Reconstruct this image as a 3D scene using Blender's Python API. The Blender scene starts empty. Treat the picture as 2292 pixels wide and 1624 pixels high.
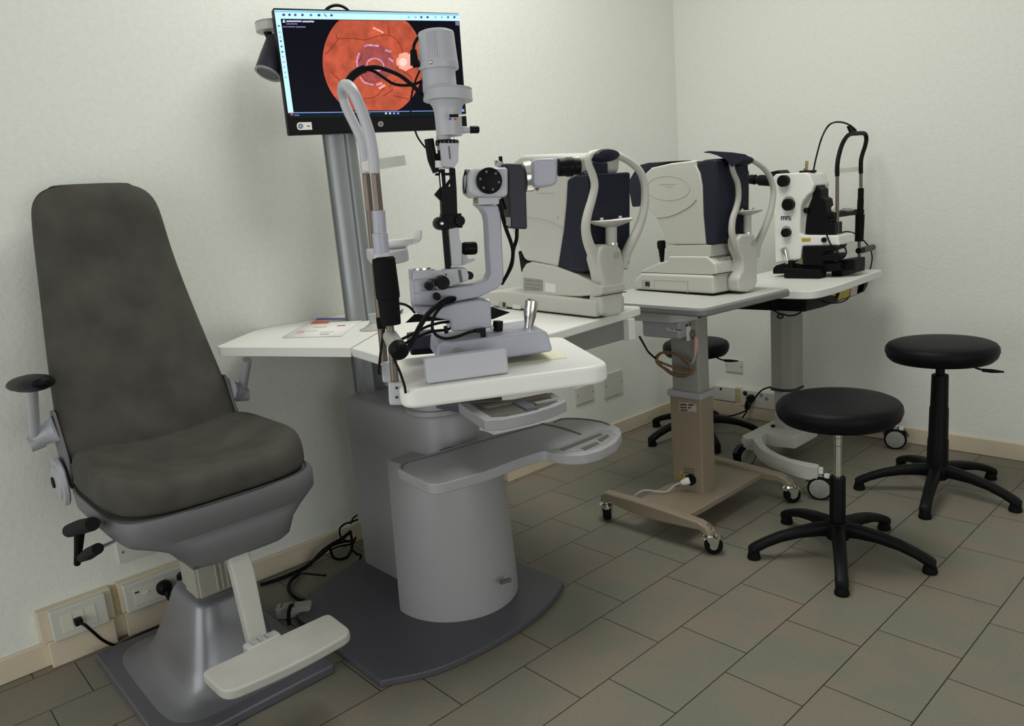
import bpy, bmesh, math, random
from mathutils import Vector, Matrix
random.seed(4)
sc = bpy.context.scene
COL = sc.collection
PI = math.pi

# ------------------------------------------------------------------ camera
F = 1689.871
CX, CY = 1146.0, 812.0
CAM = Vector((2.367, 0.0, 1.16))
RX = Vector((0.6762814625755695, 0.7320145779689228, -0.08245023358140743))
RY = Vector((0.093127615143029, -0.19598825716855275, -0.9761740881368474))
RZ = Vector((-0.7307329407344525, 0.6524900464321377, -0.20071399710176233))
cd = bpy.data.cameras.new('camera'); co = bpy.data.objects.new('camera', cd); COL.objects.link(co)
cd.sensor_width = 36.0; cd.lens = F / 2292 * 36; cd.clip_start = 0.02
m = Matrix((RX, -RY, -RZ)).transposed().to_4x4(); m.translation = CAM
co.matrix_world = m
sc.camera = co


def ray(px, py):
    return RX * ((px - CX) / F) + RY * ((py - CY) / F) + RZ


def pz(px, py, z):
    r = ray(px, py); return CAM + r * ((z - CAM.z) / r.z)


def pxx(px, py, x):
    r = ray(px, py); return CAM + r * ((x - CAM.x) / r.x)


def pyy(px, py, y):
    r = ray(px, py); return CAM + r * ((y - CAM.y) / r.y)


def ppl(px, py, p0, n):
    r = ray(px, py); return CAM + r * (n.dot(p0 - CAM) / n.dot(r))


class VP:
    """upright working plane of an instrument: through c, along angle a; off > 0 is towards the room side"""
    def __init__(s, cx, cy, ang):
        s.c = Vector((cx, cy, 0)); a = math.radians(ang)
        s.u = Vector((math.cos(a), math.sin(a), 0)); s.n = Vector((math.sin(a), -math.cos(a), 0))

    def p(s, px, py, off=0.0):
        return ppl(px, py, s.c + s.n * off, s.n)

    def ps(s, pts, off=0.0):
        return [s.p(a, b, off) for a, b in pts]


# ------------------------------------------------------------------ materials
def lin(c):
    c = c / 255.0
    return c / 12.92 if c <= 0.04045 else ((c + 0.055) / 1.055) ** 2.4


def rgb(r, g, b):
    return (lin(r), lin(g), lin(b), 1.0)


def mat(name, col, rough=0.5, metal=0.0, bump=0.0, bscale=200.0, var=0.0, vscale=6.0, coat=0.0, emit=None, estr=1.0, spec=0.5, trans=0.0, alpha=1.0):
    m = bpy.data.materials.new(name); m.use_nodes = True
    nt = m.node_tree; b = nt.nodes['Principled BSDF']
    b.inputs['Base Color'].default_value = col
    b.inputs['Roughness'].default_value = rough
    b.inputs['Metallic'].default_value = metal
    b.inputs['Specular IOR Level'].default_value = spec
    b.inputs['Coat Weight'].default_value = coat
    b.inputs['Transmission Weight'].default_value = trans
    b.inputs['Alpha'].default_value = alpha
    if emit is not None:
        b.inputs['Emission Color'].default_value = emit
        b.inputs['Emission Strength'].default_value = estr
    tc = nt.nodes.new('ShaderNodeTexCoord')
    if var > 0:
        n = nt.nodes.new('ShaderNodeTexNoise'); n.inputs['Scale'].default_value = vscale; n.inputs['Detail'].default_value = 6
        nt.links.new(tc.outputs['Object'], n.inputs['Vector'])
        hs = nt.nodes.new('ShaderNodeMapRange')
        hs.inputs['From Min'].default_value = 0.3; hs.inputs['From Max'].default_value = 0.7
        hs.inputs['To Min'].default_value = 1 - var; hs.inputs['To Max'].default_value = 1 + var
        nt.links.new(n.outputs['Fac'], hs.inputs['Value'])
        mx = nt.nodes.new('ShaderNodeVectorMath'); mx.operation = 'SCALE'
        mx.inputs[0].default_value = col[:3]
        nt.links.new(hs.outputs['Result'], mx.inputs['Scale'])
        nt.links.new(mx.outputs['Vector'], b.inputs['Base Color'])
    if bump > 0:
        n2 = nt.nodes.new('ShaderNodeTexNoise'); n2.inputs['Scale'].default_value = bscale; n2.inputs['Detail'].default_value = 4
        nt.links.new(tc.outputs['Object'], n2.inputs['Vector'])
        bp = nt.nodes.new('ShaderNodeBump'); bp.inputs['Strength'].default_value = bump; bp.inputs['Distance'].default_value = 0.002
        nt.links.new(n2.outputs['Fac'], bp.inputs['Height'])
        nt.links.new(bp.outputs['Normal'], b.inputs['Normal'])
    return m


M = {}
M['wall'] = mat('wall_paint', (0.76, 0.775, 0.72, 1), 0.85, bump=0.6, bscale=110, var=0.025, vscale=60)
M['ceil'] = mat('ceiling_paint', (0.8, 0.79, 0.74, 1), 0.9, var=0.01)
M['skirt'] = mat('skirting_cream', (0.66, 0.57, 0.43, 1), 0.55, var=0.04, vscale=8)
M['sock'] = mat('trunking_plastic', (0.70, 0.66, 0.56, 1), 0.5, var=0.03)
M['plate'] = mat('plate_plastic', (0.60, 0.60, 0.54, 1), 0.5, var=0.02)
M['uph'] = mat('grey_suede', (0.072, 0.069, 0.060, 1), 0.95, bump=0.25, bscale=260, var=0.20, vscale=11, spec=0.15)
M['seam'] = mat('seam_dark', (0.05, 0.048, 0.042, 1), 0.9, var=0.05)
M['shell'] = mat('chair_shell_grey', (0.135, 0.135, 0.145, 1), 0.55, bump=0.08, bscale=400, var=0.03)
M['armmet'] = mat('grey_enamel', (0.36, 0.37, 0.40, 1), 0.4, var=0.02)
M['silver'] = mat('silver_paint', (0.24, 0.24, 0.265, 1), 0.34, metal=0.55, bump=0.05, bscale=600, var=0.03)
M['silver2'] = mat('dark_silver_plate', (0.14, 0.14, 0.165, 1), 0.4, metal=0.4, bump=0.05, bscale=600, var=0.03)
M['tabgrey'] = mat('pale_grey_laminate', (0.50, 0.50, 0.47, 1), 0.45, var=0.02)
M['bandgrey'] = mat('grey_edge_band', (0.20, 0.195, 0.20, 1), 0.45, var=0.03)
M['darkpl'] = mat('dark_grey_plate', (0.085, 0.085, 0.105, 1), 0.45, bump=0.06, bscale=500, var=0.04)
M['colgrey'] = mat('column_grey', (0.30, 0.295, 0.27, 1), 0.5, var=0.03)
M['recess'] = mat('tray_recess_grey', (0.10, 0.095, 0.08, 1), 0.6, var=0.15, vscale=30)
M['apron'] = mat('apron_shaded_grey', (0.24, 0.24, 0.23, 1), 0.5, var=0.03)  # grey darkened to carry the shade under the desk edge
M['beige'] = mat('beige_enamel', (0.27, 0.22, 0.158, 1), 0.45, var=0.04)
M['pillar'] = mat('pillar_cream', (0.36, 0.345, 0.29, 1), 0.5, var=0.03)
M['foot'] = mat('footrest_grey', (0.46, 0.455, 0.42, 1), 0.55, bump=0.2, bscale=400, var=0.05, vscale=20)
M['cab'] = mat('cabinet_grey', (0.37, 0.365, 0.385, 1), 0.42, bump=0.05, bscale=500, var=0.02)
M['desk'] = mat('desk_laminate', (0.80, 0.80, 0.76, 1), 0.45, bump=0.12, bscale=350, var=0.02)
M['edge'] = mat('desk_edge', (0.62, 0.62, 0.58, 1), 0.5, var=0.02)
M['stab'] = mat('instrument_table_white', (0.86, 0.86, 0.83, 1), 0.4, var=0.02)
M['alu'] = mat('brushed_aluminium', (0.27, 0.285, 0.295, 1), 0.38, metal=0.7, var=0.03, vscale=4)
M['groove'] = mat('dark_groove', (0.10, 0.105, 0.12, 1), 0.5, var=0.02)
M['lil'] = mat('lilac_grey_enamel', (0.42, 0.425, 0.51, 1), 0.38, bump=0.05, bscale=500, var=0.02)
M['lil2'] = mat('pale_grey_enamel', (0.52, 0.525, 0.575, 1), 0.38, bump=0.04, bscale=500, var=0.02)
M['navy'] = mat('navy_plastic', (0.014, 0.0155, 0.031, 1), 0.5, spec=0.25, bump=0.04, bscale=500, var=0.03)
M['slate'] = mat('slate_plastic', (0.030, 0.030, 0.046, 1), 0.5, spec=0.3, bump=0.04, bscale=500, var=0.03)
M['slate2'] = mat('dim_blue_grey', (0.11, 0.12, 0.16, 1), 0.5, var=0.03)
M['black'] = mat('black_plastic', (0.0035, 0.0035, 0.0045, 1), 0.5, var=0.03, spec=0.16)
M['rubber'] = mat('black_rubber', (0.0045, 0.0045, 0.005, 1), 0.7, var=0.03, spec=0.14)
M['vinyl'] = mat('black_vinyl', (0.0055, 0.0052, 0.0075, 1), 0.48, bump=0.1, bscale=500, var=0.05, spec=0.13)
M['cable'] = mat('cable_black', (0.0035, 0.0035, 0.004, 1), 0.55, var=0.02, spec=0.16)
M['chrome'] = mat('chrome', (0.78, 0.77, 0.76, 1), 0.16, metal=1.0, var=0.01)
M['rod'] = mat('nickel_rod', (0.17, 0.135, 0.11, 1), 0.40, metal=0.45, var=0.04, vscale=12)
M['white'] = mat('white_plastic', (0.80, 0.80, 0.78, 1), 0.35, var=0.01)
M['inst'] = mat('instrument_ivory', (0.57, 0.565, 0.52, 1), 0.42, bump=0.04, bscale=400, var=0.015)
M['inst2'] = mat('instrument_ivory_dark', (0.42, 0.42, 0.39, 1), 0.45, var=0.015)
M['yag'] = mat('laser_white', (0.80, 0.80, 0.765, 1), 0.4, var=0.01)
M['glass'] = mat('lens_glass', (0.10, 0.11, 0.12, 1), 0.06, var=0.02, spec=0.8)
M['amber'] = mat('amber_lens', (0.28, 0.11, 0.04, 1), 0.15, var=0.03)
M['card'] = mat('cream_card', (0.86, 0.82, 0.62, 1), 0.7, var=0.02)
M['paper'] = mat('white_paper', (0.82, 0.81, 0.78, 1), 0.8, var=0.02)
M['pblue'] = mat('magazine_blue', rgb(70, 70, 165), 0.45, var=0.1, vscale=40)
M['pred'] = mat('magazine_red', rgb(205, 95, 70), 0.45, var=0.2, vscale=60)
M['pgrey'] = mat('print_grey', rgb(150, 150, 145), 0.6, var=0.1, vscale=60)
M['ppink'] = mat('print_pink', rgb(215, 165, 160), 0.6, var=0.1, vscale=60)
M['yellow'] = mat('yellow_label', (0.42, 0.33, 0.02, 1), 0.5, var=0.12, vscale=60)
M['pinklab'] = mat('pale_label', (0.50, 0.40, 0.38, 1), 0.5, var=0.1, vscale=60)
M['ink'] = mat('black_ink', (0.012, 0.012, 0.012, 1), 0.6, var=0.02)
M['blueink'] = mat('navy_ink', rgb(16, 22, 120), 0.5, var=0.02)
M['brownink'] = mat('brown_grey_ink', rgb(120, 105, 98), 0.5, var=0.02)
M['red'] = mat('red_mark', rgb(200, 60, 40), 0.5, var=0.02)
M['blue'] = mat('blue_mark', rgb(40, 80, 190), 0.5, var=0.02)
M['bpad'] = mat('pale_blue_pad', rgb(150, 180, 205), 0.6, var=0.03)
M['coil'] = mat('brown_cable', (0.16, 0.10, 0.045, 1), 0.55, var=0.25, vscale=30)
M['greycab'] = mat('grey_cable', (0.45, 0.43, 0.39, 1), 0.55, var=0.05)
M['brass'] = mat('brass_pin', (0.40, 0.30, 0.14, 1), 0.3, metal=1.0, var=0.02)
M['tape'] = mat('beige_tape', (0.50, 0.40, 0.22, 1), 0.7, var=0.15, vscale=25)
M['olive'] = mat('olive_green_plate', (0.16, 0.18, 0.08, 1), 0.5, var=0.1)


def film():
    m = bpy.data.materials.new('clear_band'); m.use_nodes = True
    nt = m.node_tree; b = nt.nodes['Principled BSDF']; out = nt.nodes['Material Output']
    b.inputs['Base Color'].default_value = (0.8, 0.8, 0.75, 1); b.inputs['Roughness'].default_value = 0.35
    t = nt.nodes.new('ShaderNodeBsdfTransparent'); t.inputs['Color'].default_value = (0.95, 0.95, 0.93, 1)
    tc = nt.nodes.new('ShaderNodeTexCoord'); n = nt.nodes.new('ShaderNodeTexNoise'); n.inputs['Scale'].default_value = 20
    nt.links.new(tc.outputs['Object'], n.inputs['Vector'])
    mr = nt.nodes.new('ShaderNodeMapRange'); mr.inputs['To Min'].default_value = 0.3; mr.inputs['To Max'].default_value = 0.5
    nt.links.new(n.outputs['Fac'], mr.inputs['Value'])
    mx = nt.nodes.new('ShaderNodeMixShader')
    nt.links.new(mr.outputs['Result'], mx.inputs['Fac'])
    nt.links.new(t.outputs['BSDF'], mx.inputs[1]); nt.links.new(b.outputs['BSDF'], mx.inputs[2])
    nt.links.new(mx.outputs['Shader'], out.inputs['Surface'])
    return m


M['film'] = film()


def glow(name, col, s, var=0.0, vscale=30):
    m = bpy.data.materials.new(name); m.use_nodes = True
    nt = m.node_tree; b = nt.nodes['Principled BSDF']
    b.inputs['Base Color'].default_value = (0.002, 0.002, 0.003, 1); b.inputs['Roughness'].default_value = 0.3; b.inputs['Specular IOR Level'].default_value = 0.08
    b.inputs['Emission Color'].default_value = col; b.inputs['Emission Strength'].default_value = s
    tc = nt.nodes.new('ShaderNodeTexCoord'); n = nt.nodes.new('ShaderNodeTexNoise'); n.inputs['Scale'].default_value = vscale; n.inputs['Detail'].default_value = 8
    nt.links.new(tc.outputs['Object'], n.inputs['Vector'])
    hs = nt.nodes.new('ShaderNodeMapRange'); hs.inputs['From Min'].default_value = 0.3; hs.inputs['From Max'].default_value = 0.7
    hs.inputs['To Min'].default_value = 1 - var; hs.inputs['To Max'].default_value = 1 + var
    nt.links.new(n.outputs['Fac'], hs.inputs['Value'])
    mx = nt.nodes.new('ShaderNodeVectorMath'); mx.operation = 'SCALE'; mx.inputs[0].default_value = col[:3]
    nt.links.new(hs.outputs['Result'], mx.inputs['Scale']); nt.links.new(mx.outputs['Vector'], b.inputs['Emission Color'])
    return m


def floor_mat():
    m = bpy.data.materials.new('floor_tiles'); m.use_nodes = True
    nt = m.node_tree; b = nt.nodes['Principled BSDF']; L = nt.links.new
    g = nt.nodes.new('ShaderNodeNewGeometry')
    sp = nt.nodes.new('ShaderNodeSeparateXYZ'); L(g.outputs['Position'], sp.inputs[0])
    ax = nt.nodes.new('ShaderNodeMath'); ax.operation = 'ADD'; ax.inputs[1].default_value = 6.0 - 0.0327; L(sp.outputs['X'], ax.inputs[0])
    ay = nt.nodes.new('ShaderNodeMath'); ay.operation = 'ADD'; ay.inputs[1].default_value = 0.3068 * 20 - 0.223; L(sp.outputs['Y'], ay.inputs[0])
    cb = nt.nodes.new('ShaderNodeCombineXYZ'); L(ay.outputs[0], cb.inputs[0]); L(ax.outputs[0], cb.inputs[1])
    br = nt.nodes.new('ShaderNodeTexBrick')
    br.offset = 0.67; br.offset_frequency = 2; br.squash = 1.0
    br.inputs['Scale'].default_value = 1.0; br.inputs['Brick Width'].default_value = 0.3068; br.inputs['Row Height'].default_value = 0.2
    br.inputs['Mortar Size'].default_value = 0.0016; br.inputs['Mortar Smooth'].default_value = 0.35; br.inputs['Bias'].default_value = 0.0
    br.inputs['Color1'].default_value = (0.200, 0.187, 0.148, 1); br.inputs['Color2'].default_value = (0.220, 0.196, 0.158, 1)
    br.inputs['Mortar'].default_value = (0.014, 0.011, 0.009, 1)
    L(cb.outputs[0], br.inputs['Vector'])
    n = nt.nodes.new('ShaderNodeTexNoise'); n.inputs['Scale'].default_value = 4.5; n.inputs['Detail'].default_value = 5; L(g.outputs['Position'], n.inputs['Vector'])
    rp = nt.nodes.new('ShaderNodeValToRGB')
    rp.color_ramp.elements[0].position = 0.44; rp.color_ramp.elements[0].color = (0.92, 0.985, 0.97, 1)
    rp.color_ramp.elements[1].position = 0.56; rp.color_ramp.elements[1].color = (1.05, 1.0, 0.985, 1)
    L(n.outputs['Fac'], rp.inputs['Fac'])
    mx = nt.nodes.new('ShaderNodeMix'); mx.data_type = 'RGBA'; mx.blend_type = 'MULTIPLY'; mx.inputs['Factor'].default_value = 1.0
    L(br.outputs['Color'], mx.inputs['A']); L(rp.outputs['Color'], mx.inputs['B'])
    n2 = nt.nodes.new('ShaderNodeTexNoise'); n2.inputs['Scale'].default_value = 120; n2.inputs['Detail'].default_value = 4; L(g.outputs['Position'], n2.inputs['Vector'])
    mr = nt.nodes.new('ShaderNodeMapRange'); mr.inputs['To Min'].default_value = 0.86; mr.inputs['To Max'].default_value = 1.14; L(n2.outputs['Fac'], mr.inputs['Value'])
    sc_ = nt.nodes.new('ShaderNodeVectorMath'); sc_.operation = 'SCALE'; L(mx.outputs['Result'], sc_.inputs[0]); L(mr.outputs['Result'], sc_.inputs['Scale'])
    L(sc_.outputs['Vector'], b.inputs['Base Color'])
    b.inputs['Roughness'].default_value = 0.5; b.inputs['Specular IOR Level'].default_value = 0.35
    bp = nt.nodes.new('ShaderNodeBump'); bp.inputs['Strength'].default_value = 0.4; bp.inputs['Distance'].default_value = 0.002; bp.invert = True
    L(br.outputs['Fac'], bp.inputs['Height']); L(bp.outputs['Normal'], b.inputs['Normal'])
    return m


M['floor'] = floor_mat()


# ------------------------------------------------------------------ mesh building
def catmull(pts, n=6, closed=False):
    P = [Vector(p) for p in pts]; out = []; N = len(P)
    if N < 3: return P
    rng = range(N) if closed else range(N - 1)
    for i in rng:
        p0 = P[(i - 1) % N] if closed or i > 0 else P[0] * 2 - P[1]
        p1 = P[i]; p2 = P[(i + 1) % N]
        p3 = P[(i + 2) % N] if closed or i + 2 < N else P[-1] * 2 - P[-2]
        for k in range(n):
            t = k / n
            out.append(0.5 * ((2 * p1) + (p2 - p0) * t + (2 * p0 - 5 * p1 + 4 * p2 - p3) * t * t + (3 * p1 - p0 - 3 * p2 + p3) * t ** 3))
    if not closed: out.append(P[-1])
    return out


def round_poly(pts, r, n=5):
    """round the corners of a planar polygon"""
    P = [Vector(p) for p in pts]; out = []; N = len(P)
    for i in range(N):
        a, b, c = P[i - 1], P[i], P[(i + 1) % N]
        d1 = a - b; d2 = c - b; l1, l2 = d1.length, d2.length
        rr = min(r[i] if isinstance(r, (list, tuple)) else r, l1 * 0.48, l2 * 0.48)
        if rr < 1e-5: out.append(b); continue
        q1 = b + d1 / l1 * rr; q2 = b + d2 / l2 * rr
        for k in range(n + 1):
            t = k / n; out.append(q1 * (1 - t) ** 2 + b * 2 * t * (1 - t) + q2 * t * t)
    return out


def rrect(cx, cy, z, w, d, r, n=5):
    return round_poly([(cx - w / 2, cy - d / 2, z), (cx + w / 2, cy - d / 2, z), (cx + w / 2, cy + d / 2, z), (cx - w / 2, cy + d / 2, z)], r, n)


def frame(d):
    d = d.normalized(); a = Vector((0, 0, 1)) if abs(d.z) < 0.9 else Vector((1, 0, 0))
    u = d.cross(a).normalized(); return u, d.cross(u).normalized()


class MB:
    def __init__(s):
        s.bm = bmesh.new(); s.mats = []; s.mi = 0

    def use(s, m):
        if m not in s.mats: s.mats.append(m)
        s.mi = s.mats.index(m); return s

    def face(s, vs, smooth=True):
        try:
            f = s.bm.faces.new(vs); f.material_index = s.mi; f.smooth = smooth; return f
        except ValueError:
            return None

    def loft(s, rings, closed=True, cap=True, loop=False):
        R = [[s.bm.verts.new(p) for p in r] for r in rings]
        pairs = list(zip(R[:-1], R[1:])) + ([(R[-1], R[0])] if loop else [])
        for a, b in pairs:
            n = len(a)
            for i in range(n if closed else n - 1):
                j = (i + 1) % n
                s.face([a[i], a[j], b[j], b[i]])
        if cap and not loop:
            s.face(list(reversed(R[0]))); s.face(R[-1])
        return s

    def box(s, c, size, rz=0.0, mtx=None):
        h = [Vector(((i - .5) * size[0], (j - .5) * size[1], (k - .5) * size[2])) for k in (0, 1) for i, j in ((0, 0), (1, 0), (1, 1), (0, 1))]
        q = mtx if mtx else Matrix.Rotation(rz, 3, 'Z')
        h = [q @ p + Vector(c) for p in h]
        return s.loft([h[:4], h[4:]])

    def box2(s, lo, hi):
        lo = Vector(lo); hi = Vector(hi); return s.box((lo + hi) / 2, hi - lo)

    def cyl(s, p0, p1, r0, r1=None, seg=20):
        p0 = Vector(p0); p1 = Vector(p1); r1 = r0 if r1 is None else r1
        u, v = frame(p1 - p0)
        return s.loft([[p + (u * math.cos(2 * PI * i / seg) + v * math.sin(2 * PI * i / seg)) * r for i in range(seg)] for p, r in ((p0, r0), (p1, r1))])

    def lathe(s, prof, c, axis=(0, 0, 1), seg=32, sq=None):
        axis = Vector(axis).normalized(); u, v = frame(axis); c = Vector(c)
        return s.loft([[c + axis * z + (u * math.cos(2 * PI * i / seg) + v * math.sin(2 * PI * i / seg)) * max(r, 1e-5) for i in range(seg)] for r, z in prof])

    def tube(s, pts, r, seg=8, sub=6, closed=False, flat=1.0, up=None):
        pts = [Vector(p) for p in pts]
        N0 = len(pts)
        P = catmull(pts, sub, closed) if sub > 1 and N0 > 2 else pts
        N = len(P); rings = []; u = None
        for i in range(N):
            if closed: d = P[(i + 1) % N] - P[i - 1]
            else: d = P[min(i + 1, N - 1)] - P[max(i - 1, 0)]
            d = d.normalized()
            if up is not None:
                v = Vector(up); u2 = d.cross(v)
                u = u2.normalized() if u2.length > 1e-4 else (u or frame(d)[0]); w = u.cross(d).normalized()
            else:
                if u is None: u, w = frame(d)
                else:
                    u = (u - d * u.dot(d)).normalized(); w = d.cross(u)
            if isinstance(r, (list, tuple)):
                t = i / max(1, N - 1) * (len(r) - 1); k = min(int(t), len(r) - 2); rr = r[k] + (r[k + 1] - r[k]) * (t - k)
            else: rr = r
            rings.append([P[i] + (u * math.cos(2 * PI * k / seg) + w * flat * math.sin(2 * PI * k / seg)) * rr for k in range(seg)])
        return s.loft(rings, loop=closed)

    def prism(s, pts, vec):
        vec = Vector(vec); a = [Vector(p) for p in pts]
        return s.loft([a, [p + vec for p in a]])

    def slab(s, pts, z0, z1):
        return s.loft([[Vector((p[0], p[1], z0)) for p in pts], [Vector((p[0], p[1], z1)) for p in pts]])

    def ball(s, c, r, seg=20, rows=10):
        c = Vector(c); r = (r, r, r) if not isinstance(r, (list, tuple)) else r
        return s.loft([[c + Vector((r[0] * math.cos(2 * PI * i / seg) * max(math.cos(t), 1e-4), r[1] * math.sin(2 * PI * i / seg) * max(math.cos(t), 1e-4), r[2] * math.sin(t))) for i in range(seg)] for t in [(-.5 + k / rows) * PI for k in range(rows + 1)]])

    def build(s, name, m=None, parent=None, bevel=0.0, bseg=2, sharp=35, zmin=None):
        bm = s.bm
        if zmin is not None:
            for v in bm.verts: v.co.z = max(v.co.z, zmin)
        if m is not None and not s.mats: s.mats = [m]
        bmesh.ops.remove_doubles(bm, verts=bm.verts, dist=1e-6)
        bmesh.ops.recalc_face_normals(bm, faces=bm.faces)
        a = math.radians(sharp)
        for e in bm.edges:
            e.smooth = len(e.link_faces) == 2 and e.calc_face_angle(0) < a
        org = None
        if parent is None:
            xs = [v.co for v in bm.verts]
            org = Vector(((min(p.x for p in xs) + max(p.x for p in xs)) / 2, (min(p.y for p in xs) + max(p.y for p in xs)) / 2, min(p.z for p in xs)))
            bmesh.ops.translate(bm, verts=bm.verts, vec=-org)
        else:
            q = parent; root = parent
            while root.parent: root = root.parent
            inv = Matrix.LocRotScale(root.location, root.rotation_euler, None).inverted()
            if root.type == 'MESH' or root.type == 'EMPTY':
                bmesh.ops.transform(bm, matrix=inv, verts=bm.verts)
        me = bpy.data.meshes.new(name); bm.to_mesh(me); bm.free()
        for x in s.mats: me.materials.append(x)
        o = bpy.data.objects.new(name, me); COL.objects.link(o)
        if org is not None: o.location = org
        if parent is not None: o.parent = parent
        if bevel > 0:
            b = o.modifiers.new('bevel', 'BEVEL'); b.width = bevel; b.segments = bseg; b.limit_method = 'ANGLE'; b.angle_limit = math.radians(40); b.harden_normals = True
        return o


def thing(name, label, cat, loc=(0, 0, 0), group=None, rz=0.0):
    o = bpy.data.objects.new(name, None); COL.objects.link(o); o.location = loc; o.rotation_euler = (0, 0, rz)
    o.empty_display_size = 0.1
    return tag(o, label, cat, group)


def tag(o, label, cat, group=None):
    o['label'] = label; o['category'] = cat
    if group: o['group'] = group
    return o


def struct(o):
    o['kind'] = 'structure'; return o


def lab(o, l):
    o['label'] = l; return o


# ------------------------------------------------------------------ room
WY = 3.40
def room():
    struct(MB().box2((-0.1, -1.6, -0.1), (4.6, WY + 0.1, 0)).build('floor', M['floor']))
    struct(MB().box2((-0.112, -1.6, 0), (-0.012, WY + 0.1, 2.8)).build('wall_left', M['wall']))
    struct(MB().box2((-0.012, WY, 0), (4.6, WY + 0.1, 2.8)).build('wall_back', M['wall']))
    struct(MB().box2((4.5, -1.6, 0), (4.6, WY, 2.8)).build('wall_right', M['wall']))
    struct(MB().box2((-0.012, -1.6, 0), (4.5, -1.5, 2.8)).build('wall_front', M['wall']))
    struct(MB().box2((-0.112, -1.6, 2.8), (4.6, WY + 0.1, 2.9)).build('ceiling', M['ceil']))
    struct(MB().box2((-0.012, -1.5, 0), (0.0, WY, 0.073)).build('baseboard_left', M['skirt'], bevel=0.005))
    struct(MB().box2((0.0, WY - 0.013, 0), (4.5, WY, 0.073)).build('baseboard_back', M['skirt'], bevel=0.005))


room()


# ------------------------------------------------------------------ patient chair
def sup(x0, x1, y0, y1, z, n=40, e=4.0):
    """superellipse ring"""
    cx, cy, a, b = (x0 + x1) / 2, (y0 + y1) / 2, (x1 - x0) / 2, (y1 - y0) / 2
    out = []
    for i in range(n):
        t = 2 * PI * i / n; c, s_ = math.cos(t), math.sin(t)
        out.append(Vector((cx + a * math.copysign(abs(c) ** (2 / e), c), cy + b * math.copysign(abs(s_) ** (2 / e), s_), z)))
    return out


YC = 0.585
YS = 0.594      # seat centre line


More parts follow.
